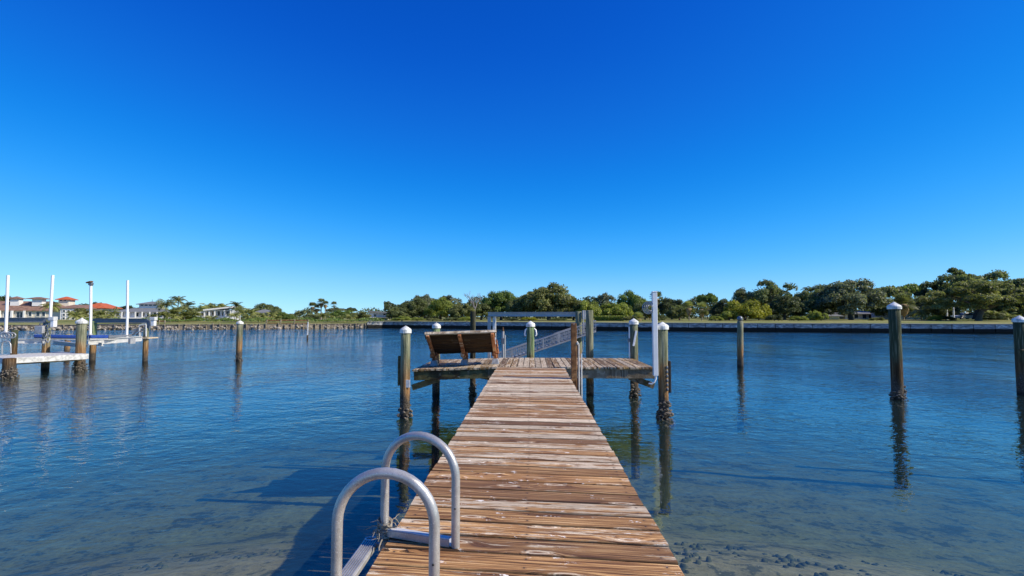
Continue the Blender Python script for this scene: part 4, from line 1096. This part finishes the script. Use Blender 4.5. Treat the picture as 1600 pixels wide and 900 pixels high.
# fan palms and feather palms on the right shore
for a_ in [
    (1028, 455, 108, 26, 'fan', 'tall fan palm peeping out behind the white column top', 'palmd'),
    (1016, 470, 106, 30, 'fan', 'fan palm left of the white column', 'palmd'),
    (1077, 470, 100, 26, 'fan', 'left one of two fan palms on the lawn edge', 'palm'),
    (1097, 472, 98, 26, 'fan', 'right one of two fan palms on the lawn edge', 'palm'),
    (998, 488, 98, 26, 'fan', 'low fan palm at the foot of the deep green dome', 'palm'),
    (1412, 458, 104, 40, 'fan', 'shaded fan palm right of the tall thick pile', 'palmd'),
    (1392, 466, 110, 30, 'fan', 'fan palm partly behind the tall thick pile', 'palmd'),
    (1266, 446, 120, 34, 'feather', 'dark feather palm left of the big grey oak', 'palmd'),
    (1284, 444, 124, 34, 'feather', 'dark feather palm top beside the big grey oak', 'palmd'),
    (1240, 462, 112, 36, 'feather', 'dark feather palm above the very dark tree', 'palmd'),
    (1440, 476, 98, 48, 'feather', 'broad low palm by the white open building', 'palmd'),
    (1555, 484, 98, 44, 'feather', 'yellowish low palm under the great oak', 'palm'),
    (1575, 487, 96, 36, 'feather', 'small low palm left of the right edge pile', 'palm'),
]: palm(*a_[:6], leaf=a_[6], bend=rt.uniform(-.1, .1), skirt=(a_[4] == 'fan'))
# shrubs along the foot of the trees, each its own plant
shr = [(628, 494, 'bright'), (652, 496, 'bright'), (676, 497, 'olive'), (706, 496, 'oak'), (730, 495, 'bright'), (800, 497, 'dark'), (826, 496, 'yellow'), (872, 497, 'oak'),
       (985, 494, 'olive'), (1030, 492, 'oak'), (1118, 494, 'bright'), (1128, 490, 'oak'), (1210, 492, 'dark'), (1248, 494, 'bright'), (1272, 486, 'bright'), (1283, 488, 'bright'),
       (1370, 496, 'olive'), (1462, 493, 'bright'), (1478, 494, 'dark'), (1540, 492, 'dark'), (1566, 491, 'bright'), (1586, 492, 'bright')]
near = {628: 'leftmost shrub under the small grey-green oak', 652: 'shrub under the rounded grey-green oak', 676: 'olive shrub under the hazy oak', 706: 'grey shrub above the bench left support',
        730: 'bright shrub at the bare tree foot', 800: 'dark shrub under the lift beam left part', 826: 'yellow shrub right behind the green capped pile', 872: 'grey shrub under the lift beam right part',
        985: 'olive shrub behind the rear right capped pile', 1030: 'grey shrub behind the white column', 1118: 'bright shrub right of the two lawn-edge fan palms', 1128: 'grey shrub near the small light green tree',
        1210: 'dark shrub right of the yellow-green trees', 1248: 'bright shrub under the very dark tree', 1272: 'upright bright shrub left of the big grey oak', 1283: 'second upright bright shrub beside the big grey oak',
        1298: 'dark shrub under the big grey oak left side', 1344: 'low dark hedge plant in front of the white garage', 1370: 'olive shrub left of the tall thick pile', 1462: 'bright shrub left of the parked car',
        1478: 'dark low shrub in front of the parked car', 1540: 'dark shrub right of the leaning oak trunk', 1566: 'bright shrub between the low palms', 1586: 'bright shrub beside the right edge pile'}
for px, ty, lf_ in shr:
    tree(px, ty, 94 + rt.uniform(-3, 6), rt.uniform(24, 34), 'round', lf_, near[px], name='shrub')
# clipped hedge
p0 = at(929, 500, 97); p1 = at(975, 500, 95); gz = ground_y(96); hz = at(950, 493.5, 96).z - gz
rng = np.random.default_rng(3); n = 2600
f = rng.uniform(0, 1, n); base = np.array([p0.x, p0.y, 0])[None] * (1 - f[:, None]) + np.array([p1.x, p1.y, 0])[None] * f[:, None]
off_ = np.stack([np.zeros(n), rng.uniform(-.5, .5, n), rng.uniform(0, hz, n)], 1)
me = leaf_mesh('hedge', base + off_ - np.array([p0.x, p0.y, 0]), rng.normal(size=(n, 3)) + np.array([0, -.6, .5]), np.full(n, .13), rng)
hd = tag(place('hedge', me, F['bright'], None, (p0.x, p0.y, gz)), 'clipped bright green hedge at the seawall, left of the rear right pile', 'hedge')
# underbrush behind the trunks that reads as one mass
def underbrush(name, label, pxa, pxb, Da, Db, hlo, hhi, n, leaf, seed, size=.22):
    rng = np.random.default_rng(seed); P_ = []
    for i in range(n):
        px = rng.uniform(pxa, pxb); D = rng.uniform(Da, Db); p = at(px, 500, D)
        hh = hlo + (hhi - hlo) * (.5 + .5 * math.sin(px * .11 + 1.3 * math.sin(px * .037))) * rng.uniform(.6, 1)
        P_.append((p.x, p.y, ground_y(D) + hh * rng.uniform(0, 1) ** .8))
    P_ = np.array(P_); me = leaf_mesh(name, P_, rng.normal(size=(n, 3)) + np.array([.3, -.3, .6]), np.full(n, size), rng)
    stuff(tag(place(name, me, F[leaf]), label, 'undergrowth'))
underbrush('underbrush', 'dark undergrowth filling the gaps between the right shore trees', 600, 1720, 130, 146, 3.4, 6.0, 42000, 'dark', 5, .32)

# ------------------------------------------------------------------ left shore vegetation
for a_ in [
    (132, 482, 120, 40, 'round', 'olive', 'small tree left of the pole with the floodlight'),
    (148, 473, 140, 50, 'loose', 'grey', 'airy tree behind the floodlight pole'),
    (10, 464, 150, 40, 'oak', 'dark', 'dark tree peeping behind the red-roofed house'),
    (200, 478, 146, 60, 'loose', 'dark', 'dark tree behind the grey-roofed house'),
    (300, 494, 106, 36, 'round', 'bright', 'bright green bush left of the modern white house'),
    (415, 475, 136, 52, 'oak', 'oak', 'rounded grey oak behind the small gabled house'),
    (430, 484, 118, 26, 'round', 'oak', 'small tree right of the small gabled house'),
    (441, 488, 112, 24, 'round', 'green', 'dark round tree above the far timber fence'),
    (452, 492, 110, 20, 'round', 'green', 'smaller round tree above the far timber fence'),
    (524, 481, 120, 34, 'umbrella', 'grey', 'flat spreading tree right of the tall fan palms'),
    (548, 481, 124, 20, 'umbrella', 'dark', 'thin flat-topped tree left of the white far house'),
    (534, 485, 108, 46, 'round', 'green', 'green bushy tree right of the tall fan palms'),
    (562, 488, 108, 40, 'round', 'olive', 'olive bushy tree just left of the white far house'),
    (486, 492, 106, 30, 'round', 'oak', 'grey bush below the tall fan palms'),
]: tree(*a_)
for a_ in [
    (78, 471, 104, 34, 'feather', 'shaggy palm in front of the red-roofed house', 'palm', 0),
    (118, 486, 106, 34, 'feather', 'palm right of the red-roofed house', 'palm', .1),
    (158, 483, 112, 34, 'feather', 'palm right of the floodlight pole', 'palm', .0),
    (176, 485, 112, 30, 'feather', 'palm left of the grey-roofed house', 'palm', -.1),
    (262, 466, 110, 40, 'feather', 'tall leaning palm right of the grey-roofed house', 'palmd', -.2),
    (277, 462, 112, 32, 'feather', 'tallest feather palm of the left shore', 'palmd', .05),
    (290, 471, 110, 32, 'feather', 'palm right of the tallest feather palm', 'palmd', .15),
    (268, 480, 104, 42, 'feather', 'full green palm below the tallest feather palm', 'palm', 0),
    (288, 484, 104, 36, 'feather', 'low green palm above the bright bush', 'palm', .1),
    (312, 476, 120, 38, 'feather', 'palm left behind the modern white house', 'palm', 0),
    (326, 472, 124, 36, 'feather', 'palm behind the modern white house roof', 'palm', 0),
    (338, 473, 126, 34, 'feather', 'second palm behind the modern white house roof', 'palm', 0),
    (369, 471, 112, 28, 'feather', 'slim tall palm right of the modern white house', 'palmd', 0),
    (380, 481, 106, 36, 'feather', 'palm behind the lone grey pile', 'palm', 0),
    (394, 482, 104, 34, 'feather', 'palm left of the small gabled house', 'palm', .1),
    (411, 488, 102, 30, 'feather', 'low palm before the small gabled house', 'palm', 0),
    (424, 486, 104, 28, 'feather', 'low palm right of the small gabled house', 'palm', .1),
    (331, 492, 101, 26, 'feather', 'little palm under the modern house balcony', 'palm', 0),
    (255, 486, 103, 26, 'feather', 'low palm at the right corner of the grey-roofed house', 'palm', -0.12),
    (272, 490, 101, 24, 'feather', 'low leafy palm under the tallest feather palm', 'palm', 0.12),
    (282, 478, 107, 26, 'feather', 'mid-height palm between the tall left palms', 'palm', 0.12),
    (297, 480, 109, 26, 'feather', 'palm left of the bright bush behind the shore', 'palmd', 0.12),
    (305, 486, 105, 24, 'feather', 'low palm beside the bright green bush', 'palm', -0.12),
    (318, 483, 116, 24, 'feather', 'palm at the left wall of the modern white house', 'palm', -0.06),
    (350, 474, 128, 26, 'feather', 'palm crown over the modern house right roof', 'palmd', -0.12),
    (366, 488, 101, 24, 'feather', 'low palm at the right corner of the modern house', 'palm', 0.0),
    (374, 478, 110, 24, 'feather', 'mid-height palm beside the slim tall palm', 'palm', 0.06),
    (387, 489, 101, 24, 'feather', 'low palm just right of the lone grey pile', 'palm', 0.12),
    (401, 492, 100, 22, 'feather', 'little palm at the gabled house left corner', 'palm', 0.0),
    (432, 492, 103, 22, 'feather', 'little palm left of the far timber fence', 'palm', 0.12),
    (165, 491, 106, 26, 'feather', 'low palm between floodlight pole and grey-roofed house', 'palm', -0.12),
    (150, 492, 105, 24, 'feather', 'low palm behind the floodlight pole', 'palm', -0.12),
    (238, 490, 104, 22, 'feather', 'low palm before the grey-roofed house', 'palm', -0.06),
    (532, 492, 102, 24, 'feather', 'low palm right of the lone fan palm', 'palm', 0.12),
    (518, 492, 103, 22, 'feather', 'low palm under the lone fan palm', 'palm', -0.06),
    (467, 484, 112, 22, 'feather', 'left one of two dark feather palms by the far fence', 'palmd', 0),
    (479, 482, 112, 24, 'feather', 'right one of two dark feather palms by the far fence', 'palmd', .1),
    (488, 472, 116, 17, 'fan', 'leftmost tall fan palm on a thin trunk', 'palmd', 0),
    (495, 476, 118, 15, 'fan', 'shortest of the four clustered fan palms', 'palmd', 0),
    (501.5, 466, 117, 17, 'fan', 'tallest fan palm of the cluster', 'palmd', 0),
    (508, 470, 116, 14, 'fan', 'rightmost fan palm of the cluster', 'palmd', 0),
    (521.5, 471, 122, 13, 'fan', 'lone fan palm right of the cluster', 'palmd', 0),
    (505, 487, 104, 30, 'feather', 'brownish palm under the tall fan palms', 'palm', 0),
    (548, 490, 103, 26, 'feather', 'low palm left of the white far house', 'palm', 0),
]: palm(*a_[:6], leaf=a_[6], bend=a_[7], skirt=(a_[4] == 'fan' and a_[0] != 521.5))
underbrush('garden_planting', 'low garden planting along the far left shore', 120, 600, 93, 100, .1, .7, 4000, 'green', 9, .15)
underbrush('garden_planting', 'grey-green planting behind the far left shore houses', -60, 600, 126, 140, 1.2, 3.0, 9000, 'oak', 19, .24)

# ------------------------------------------------------------------ houses
def gable_prism(mb, x0, x1, y0, y1, z0, z1, ov=.4):
    """hip roof over a rectangle"""
    x0 -= ov; x1 += ov; y0 -= ov; y1 += ov; w = min(x1 - x0, y1 - y0) / 2
    if (x1 - x0) > (y1 - y0): r0, r1 = (x0 + w, (y0 + y1) / 2), (x1 - w, (y0 + y1) / 2)
    else: r0, r1 = ((x0 + x1) / 2, y0 + w), ((x0 + x1) / 2, y1 - w)
    r1 = (r1[0] + .01, r1[1] + .01)
    vv = [(x0, y0, z0), (x1, y0, z0), (x1, y1, z0), (x0, y1, z0), (r0[0], r0[1], z1), (r1[0], r1[1], z1), (x0, y0, z0 - .14), (x1, y0, z0 - .14), (x1, y1, z0 - .14), (x0, y1, z0 - .14)]
    if (x1 - x0) > (y1 - y0): ff = [(0, 1, 5, 4), (1, 2, 5), (2, 3, 4, 5), (3, 0, 4)]
    else: ff = [(0, 1, 4), (1, 2, 5, 4), (2, 3, 5), (3, 0, 4, 5)]
    ff += [(6, 7, 1, 0), (7, 8, 2, 1), (8, 9, 3, 2), (9, 6, 0, 3), (9, 8, 7, 6)]
    mb.add(vv, ff); return mb
class House:
    def __init__(s, name, label, px, D, rz=0, gz=None):
        b = at(px, 500, D); s.D = D; s.px = px; s.gz = ground_y(D) if gz is None else gz
        s.root = thing(name, label, 'house', (b.x, b.y, s.gz), YAW + rz); s.k = mpp(D)
    def X(s, px): return (px - s.px) * s.k
    def Z(s, py): return at(s.px, py, s.D).z - s.gz
    def wall(s, x0, x1, ytop, depth, mat, y0=0.0, ybot=None, name='wall'):
        z0 = -.4 if ybot is None else s.Z(ybot); z1 = s.Z(ytop)
        MB().box(((s.X(x0) + s.X(x1)) / 2, y0 + depth / 2, (z0 + z1) / 2), (s.X(x1) - s.X(x0), depth, z1 - z0)).build(name, M[mat], s.root)
    def hip(s, x0, x1, yeave, yridge, depth, mat, y0=0.0, ov=.5, name='roof'):
        return gable_prism(MB(), s.X(x0), s.X(x1), y0, y0 + depth, s.Z(yeave), s.Z(yridge), ov).build(name, M[mat], s.root)
    def window(s, x0, x1, yt, yb, y0=0.0, arch=False, name='window', frame='whitewall'):
        xa, xb, zt, zb = s.X(x0), s.X(x1), s.Z(yt), s.Z(yb); w = xb - xa; h = zt - zb
        o = MB().box(((xa + xb) / 2, y0 - .03, (zt + zb) / 2), (w, .1, h)).build(name, M['dark_glass'], s.root)
        mbw = MB(); t_ = .09
        mbw.box(((xa + xb) / 2, y0 - .06, zt + t_ / 2), (w + 2 * t_, .12, t_)); mbw.box(((xa + xb) / 2, y0 - .06, zb - t_ / 2), (w + 2 * t_, .14, t_))
        mbw.box((xa - t_ / 2, y0 - .06, (zt + zb) / 2), (t_, .12, h)); mbw.box((xb + t_ / 2, y0 - .06, (zt + zb) / 2), (t_, .12, h))
        if w > 1.1: mbw.box(((xa + xb) / 2, y0 - .06, (zt + zb) / 2), (.06, .1, h))
        if arch: mbw.lathe([(w * .5, -.05), (w * .5, .05)], 12, (0, 0, 0)) if False else None
        mbw.build('frame', M[frame], o); return o
    def slab(s, x0, x1, yt, yb, ya, yb2, mat, name):
        MB().box(((s.X(x0) + s.X(x1)) / 2, (ya + yb2) / 2, (s.Z(yt) + s.Z(yb)) / 2), (s.X(x1) - s.X(x0), yb2 - ya, s.Z(yt) - s.Z(yb))).build(name, M[mat], s.root)
    def column(s, px, yt, yb, y0, w=.28, mat='whitewall'):
        MB().box((s.X(px), y0, (s.Z(yt) + s.Z(yb)) / 2), (w, w, s.Z(yt) - s.Z(yb))).build('column', M[mat], s.root)

# Mediterranean house, far left
h = House('villa', 'cream Mediterranean villa with brown and red tiled roofs and chimneys at far left', 45, 122, .28)
h.wall(-40, 92, 485, 9, 'cream'); h.hip(-40, 92, 485, 470, 9, 'brownroof')
h.wall(90, 115, 480.5, 11, 'whitewall', -1.5); h.hip(88, 117, 481, 475.5, 11, 'brownroof', -1.5, .3)
h.wall(100, 126, 481.5, 9, 'cream', 6); h.hip(98, 128, 480, 471.5, 9, 'redroof', 6)
h.wall(70, 84, 466.5, 3, 'cream', 4); h.hip(70, 84, 466.5, 461.8, 3, 'redroof', 4, .5)
h.slab(13, 24.5, 466, 480, 2, 3.6, 'whitewall', 'chimney'); h.hip(11.5, 26, 466, 462.5, 2.2, 'brownroof', 1.7, .1, 'chimney_cap')
h.slab(43, 56, 466, 478, 1.5, 3.2, 'whitewall', 'chimney'); h.hip(37, 60, 466, 463.5, 2.6, 'brownroof', 1.1, .1, 'chimney_cap')
for a_, b_ in ((-8, -2), (3, 8), (13, 21), (29, 38)): h.window(a_, b_, 487.5, 496)
for a_, b_ in ((44.5, 48.5), (54.5, 59), (62, 66)): h.window(a_, b_, 487.5, 494)
for a_ in (10, 25.5, 41): h.column(a_, 485.5, 500, -.7, .35)
h.slab(-40, 44, 497, 498.5, -.9, 0, 'whitewall', 'balcony')
for r_ in (484.5, 490.5, 496): 
    for a_ in (93.5, 99.5, 106): h.window(a_, a_ + 3.2, r_, r_ + 3, -1.5)
h.window(72, 75, 467.3, 469.5, 4); h.window(78, 81, 467.3, 469.5, 4)
h.slab(-40, 116, 503, 508, -3, -2.6, 'cream', 'garden_wall')

h = House('lake_house', 'pale grey house with grey hipped roof and white cupola beyond the far lift', 218, 120, .28)
h.wall(184, 250, 486.5, 9, 'greywall'); h.hip(182, 254, 487, 478.5, 9.5, 'greyroof', -.3, .6)
h.wall(210, 238, 474, 3.6, 'whitewall', 2.8); h.hip(209, 239, 474.5, 470.2, 4, 'greyroof', 2.6, .35)
for a_ in (212, 218, 224, 230): h.window(a_, a_ + 4, 475.3, 477.5, 2.8)
for a_ in (187, 193, 201, 213, 221, 228, 237, 243): h.window(a_, a_ + 3.8, 488.5, 494.5)
h.slab(180, 262, 496, 497.5, -2.2, 0, 'whitewall', 'balcony')
for a_ in (182, 190, 199, 208, 217, 226, 236, 246, 254, 261): h.column(a_, 487.3 if a_ < 252 else 490, 505, -2.0, .22)
h.slab(248, 264, 487.6, 489.3, -2.3, 4, 'greyroof', 'porch_roof')
MB().tube([(h.X(224), 4.6, h.Z(470.5)), (h.X(224), 4.6, h.Z(466.8))], .05, 6).build('finial', M['alu_dark'], h.root)
h.slab(150, 262, 504, 508, -3.2, -2.8, 'whitewall', 'garden_wall')

h = House('modern_house', 'modern white house with sloping roofs and balconies among palms', 338, 114, .28)
h.wall(322, 362, 484, 7, 'greywall'); h.wall(314, 324, 489, 5, 'whitewall', .8)
def mono(h, x0, x1, yl, yr, ya, yb, th, mat):
    xa, xb, za, zb = h.X(x0), h.X(x1), h.Z(yl), h.Z(yr)
    MB().add([(xa, ya, za), (xb, ya, zb), (xb, yb, zb), (xa, yb, za), (xa, ya, za - th), (xb, ya, zb - th), (xb, yb, zb - th), (xa, yb, za - th)],
             [(0, 1, 2, 3), (7, 6, 5, 4), (0, 4, 5, 1), (1, 5, 6, 2), (2, 6, 7, 3), (3, 7, 4, 0)]).build('roof', M[mat], h.root)
mono(h, 322, 363, 483.6, 478.5, -1.6, 7, .3, 'whitewall'); mono(h, 310, 326, 488.3, 485.8, -.6, 5, .25, 'whitewall')
for a_, b_ in ((325, 328.5), (332, 336.5), (339.5, 343), (346, 350), (352, 357)): h.window(a_, b_, 486, 493.5)
h.window(316, 321, 490.5, 495, .8)
for a_ in (323.5, 330, 337.5, 351, 361): h.column(a_, 484, 503, -1.2, .25)
h.slab(313, 364, 497.6, 499, -1.6, 0, 'whitewall', 'balcony')
for k2 in range(14): MB().box((h.X(314 + k2 * 3.7), -1.5, (h.Z(494) + h.Z(497.6)) / 2), (.05, .05, h.Z(494) - h.Z(497.6))).build('baluster', M['whitewall'], h.root)
h.slab(313, 364, 493.6, 494.1, -1.55, -1.45, 'whitewall', 'handrail')
for a_ in (316, 326, 341, 353): h.window(a_, a_ + 6, 500, 503.5)

h = House('gabled_house', 'small cream house with grey roof among palms left of the fence', 410, 118, .28)
h.wall(399, 420, 488, 7, 'cream'); h.hip(397.5, 421.5, 488.3, 483.2, 7.5, 'greyroof', -.3, .4)
h.wall(408, 424, 493.5, 4, 'cream', -3.5); h.hip(407, 425, 493.5, 490.5, 4, 'greyroof', -3.7, .3)
for a_ in (401, 405): h.window(a_, a_ + 2.4, 489.8, 493.5)
h.window(412, 417, 495.5, 500, -3.5)

h = House('white_house', 'white two-storey house with slanted flat roof left of the oak row', 592, 116, .28)
h.wall(578, 607, 487.8, 7, 'whitewall'); mono(h, 575.5, 609.5, 485.2, 488.0, -1.0, 7.6, .3, 'greyroof')
for a_, b_, c_, d_ in ((584, 588, 491, 495), (598.5, 602, 490.5, 492.5), (580, 583, 496.5, 500), (585, 588, 496.5, 500)): h.window(a_, b_, c_, d_)
h.slab(589, 609, 495.3, 496.3, -1.6, 0, 'greyroof', 'awning'); h.slab(577, 589.5, 495.3, 496.1, -1.0, 0, 'whitewall', 'balcony')
h.window(591, 600, 497.5, 503)
# red-flowering bush in front
tree(589, 499, 108, 11, 'round', 'green', 'small red flowering bush in front of the white far house', name='shrub').children[0].material_slots[0].link = 'OBJECT'
for c_ in [o for o in bpy.data.objects if o.get('label', '').startswith('small red flowering')][0].children:
    if c_.name.startswith('crown'): c_.material_slots[0].link = 'OBJECT'; c_.material_slots[0].material = M['redleaf']

# buildings behind the right shore trees
h = House('garage', 'low white garage glimpsed under the big grey oak', 1350, 112)
h.wall(1286, 1312, 493.5, 6, 'whitewall'); h.hip(1284, 1314, 493.5, 487, 7, 'greyroof', -.3, .3)
h.wall(1335, 1400, 489.5, 6, 'whitewall', 3); h.hip(1333, 1402, 489.8, 485.5, 7, 'greyroof', 2.6, .4)
for a_ in (1338, 1349, 1362, 1372, 1385): h.window(a_, a_ + 6, 491, 497.5, 3)
h.window(1291, 1296, 494.8, 498.6)
h = House('carport', 'white open carport right of the tall thick pile', 1424, 106)
h.wall(1404, 1440, 487.6, 5, 'whitewall', 3); h.slab(1403, 1442, 486.6, 487.8, -1, 8, 'whitewall', 'roof')
h.slab(1414, 1438, 489, 495.5, 2.9, 3.0, 'black', 'dark_interior_panel'); h.slab(1414, 1438, 496, 499.6, -.4, 0, 'whitewall', 'low_wall')  # flat black sheet stands in for the shaded carport interior
for a_ in (1405, 1413, 1440): h.column(a_, 487.5, 501, -.6, .25)
# white street poles
for px, lb in ((1480, 'left of two pale posts by the parked car'), (1490.5, 'right of two pale posts by the parked car')):
    p = at(px, 500, 101); r0 = thing('pale_post', lb, 'post', (p.x, p.y, ground_y(101)))
    MB().tube([(0, 0, 0), (0, 0, at(px, 480, 101).z - ground_y(101))], [.16, .12], 8).build('shaft', M['whitewall'], r0)
    MB().lathe([(.2, 0), (.2, .12), (.15, .16)], 8).build('base', M['whitewall'], r0)

# ------------------------------------------------------------------ parked car
p = at(1507, 500, 112)
car = thing('parked_car', 'silver white parked car behind the leaning oak trunk', 'car', (p.x, p.y, ground_y(112)), YAW + .05)
prof = [(-2.25, .35), (-2.3, .62), (-2.15, .82), (-1.35, .98), (-.75, 1.42), (.55, 1.50), (1.35, 1.42), (1.95, 1.02), (2.25, .90), (2.3, .5), (2.2, .3)]
vv = []; wd = [.80, .85, .86, .88, .66, .64, .66, .86, .86, .85, .80]
for sg_ in (-1, 1): vv += [(x, sg_ * w_, z) for (x, z), w_ in zip(prof, wd)]
n = len(prof); ff = [tuple(range(n)), tuple(range(n, 2 * n))[::-1]] + [(i, i + n, (i + 1) % n + n, (i + 1) % n) for i in range(n)]
MB().add(vv, ff).build('body', M['car'], car)
MB().add([(-1.15, -.80, 1.02), (-.68, -.70, 1.36), (.45, -.68, 1.43), (.45, -.86, 1.02)], [(0, 1, 2, 3)]).build('side_window', M['dark_glass'], car, (0, -.02, 0))
MB().add([(.55, -.86, 1.02), (.55, -.68, 1.43), (1.25, -.70, 1.36), (1.7, -.84, 1.04)], [(0, 1, 2, 3)]).build('side_window', M['dark_glass'], car, (0, -.02, 0))
MB().add([(-1.37, -.72, 1.01), (-1.37, .72, 1.01), (-.78, .6, 1.41), (-.78, -.6, 1.41)], [(0, 1, 2, 3)]).build('windscreen', M['dark_glass'], car, (-.02, 0, .02))
for x in (-1.42, 1.42):
    for sg_ in (-1, 1):
        w_ = MB().lathe([(.2, -.1), (.32, -.1), (.33, 0), (.32, .1), (.2, .1)], 16).build('wheel', M['tyre'], car, (x, sg_ * .80, .33)); w_.rotation_euler = (PI / 2, 0, 0)
        MB().lathe([(.19, -.105), (.19, .105)], 12).build('rim', M['alu'], w_)
MB().box((-2.2, -.62, .70), (.16, .3, .12), ch=.02).build('headlight', M['white'], car)
MB().box((-2.2, .62, .70), (.16, .3, .12), ch=.02).build('headlight', M['white'], car)

# far docks on the left shore
def far_dock(label, pa, pb_, Da, Db, ydeck):
    a = at(pa, ydeck, Da); b = at(pb_, ydeck, Db); m = Vector((a.x, a.y, 0))
    r0 = thing('far_dock', label, 'dock', m)
    MB().beam(a - m, b - m, 1.4, .14).build('deck', M['tan'], r0)
    MB().beam(a - m + Vector((0, -.7, .85)), b - m + Vector((0, -.7, .85)), .08, .22).build('rail', M['post'], r0)
    MB().beam(a - m + Vector((0, -.7, .35)), b - m + Vector((0, -.7, .35)), .06, .16).build('rail', M['post'], r0)
    n = max(3, int((b - a).length / 2))
    for i in range(n + 1):
        p = a.lerp(b, i / n) - m
        MB().tube([Vector((p.x, p.y - .72, -1)), Vector((p.x, p.y - .72, p.z + 1.0))], .1, 7).build('post', M['tan'], r0)
far_dock('far brown timber dock with rails right of the gabled house', 420, 484, 92, 93, 508)
far_dock('far low dock in front of the white garden wall at left', 236, 262, 88, 88.5, 509.5)
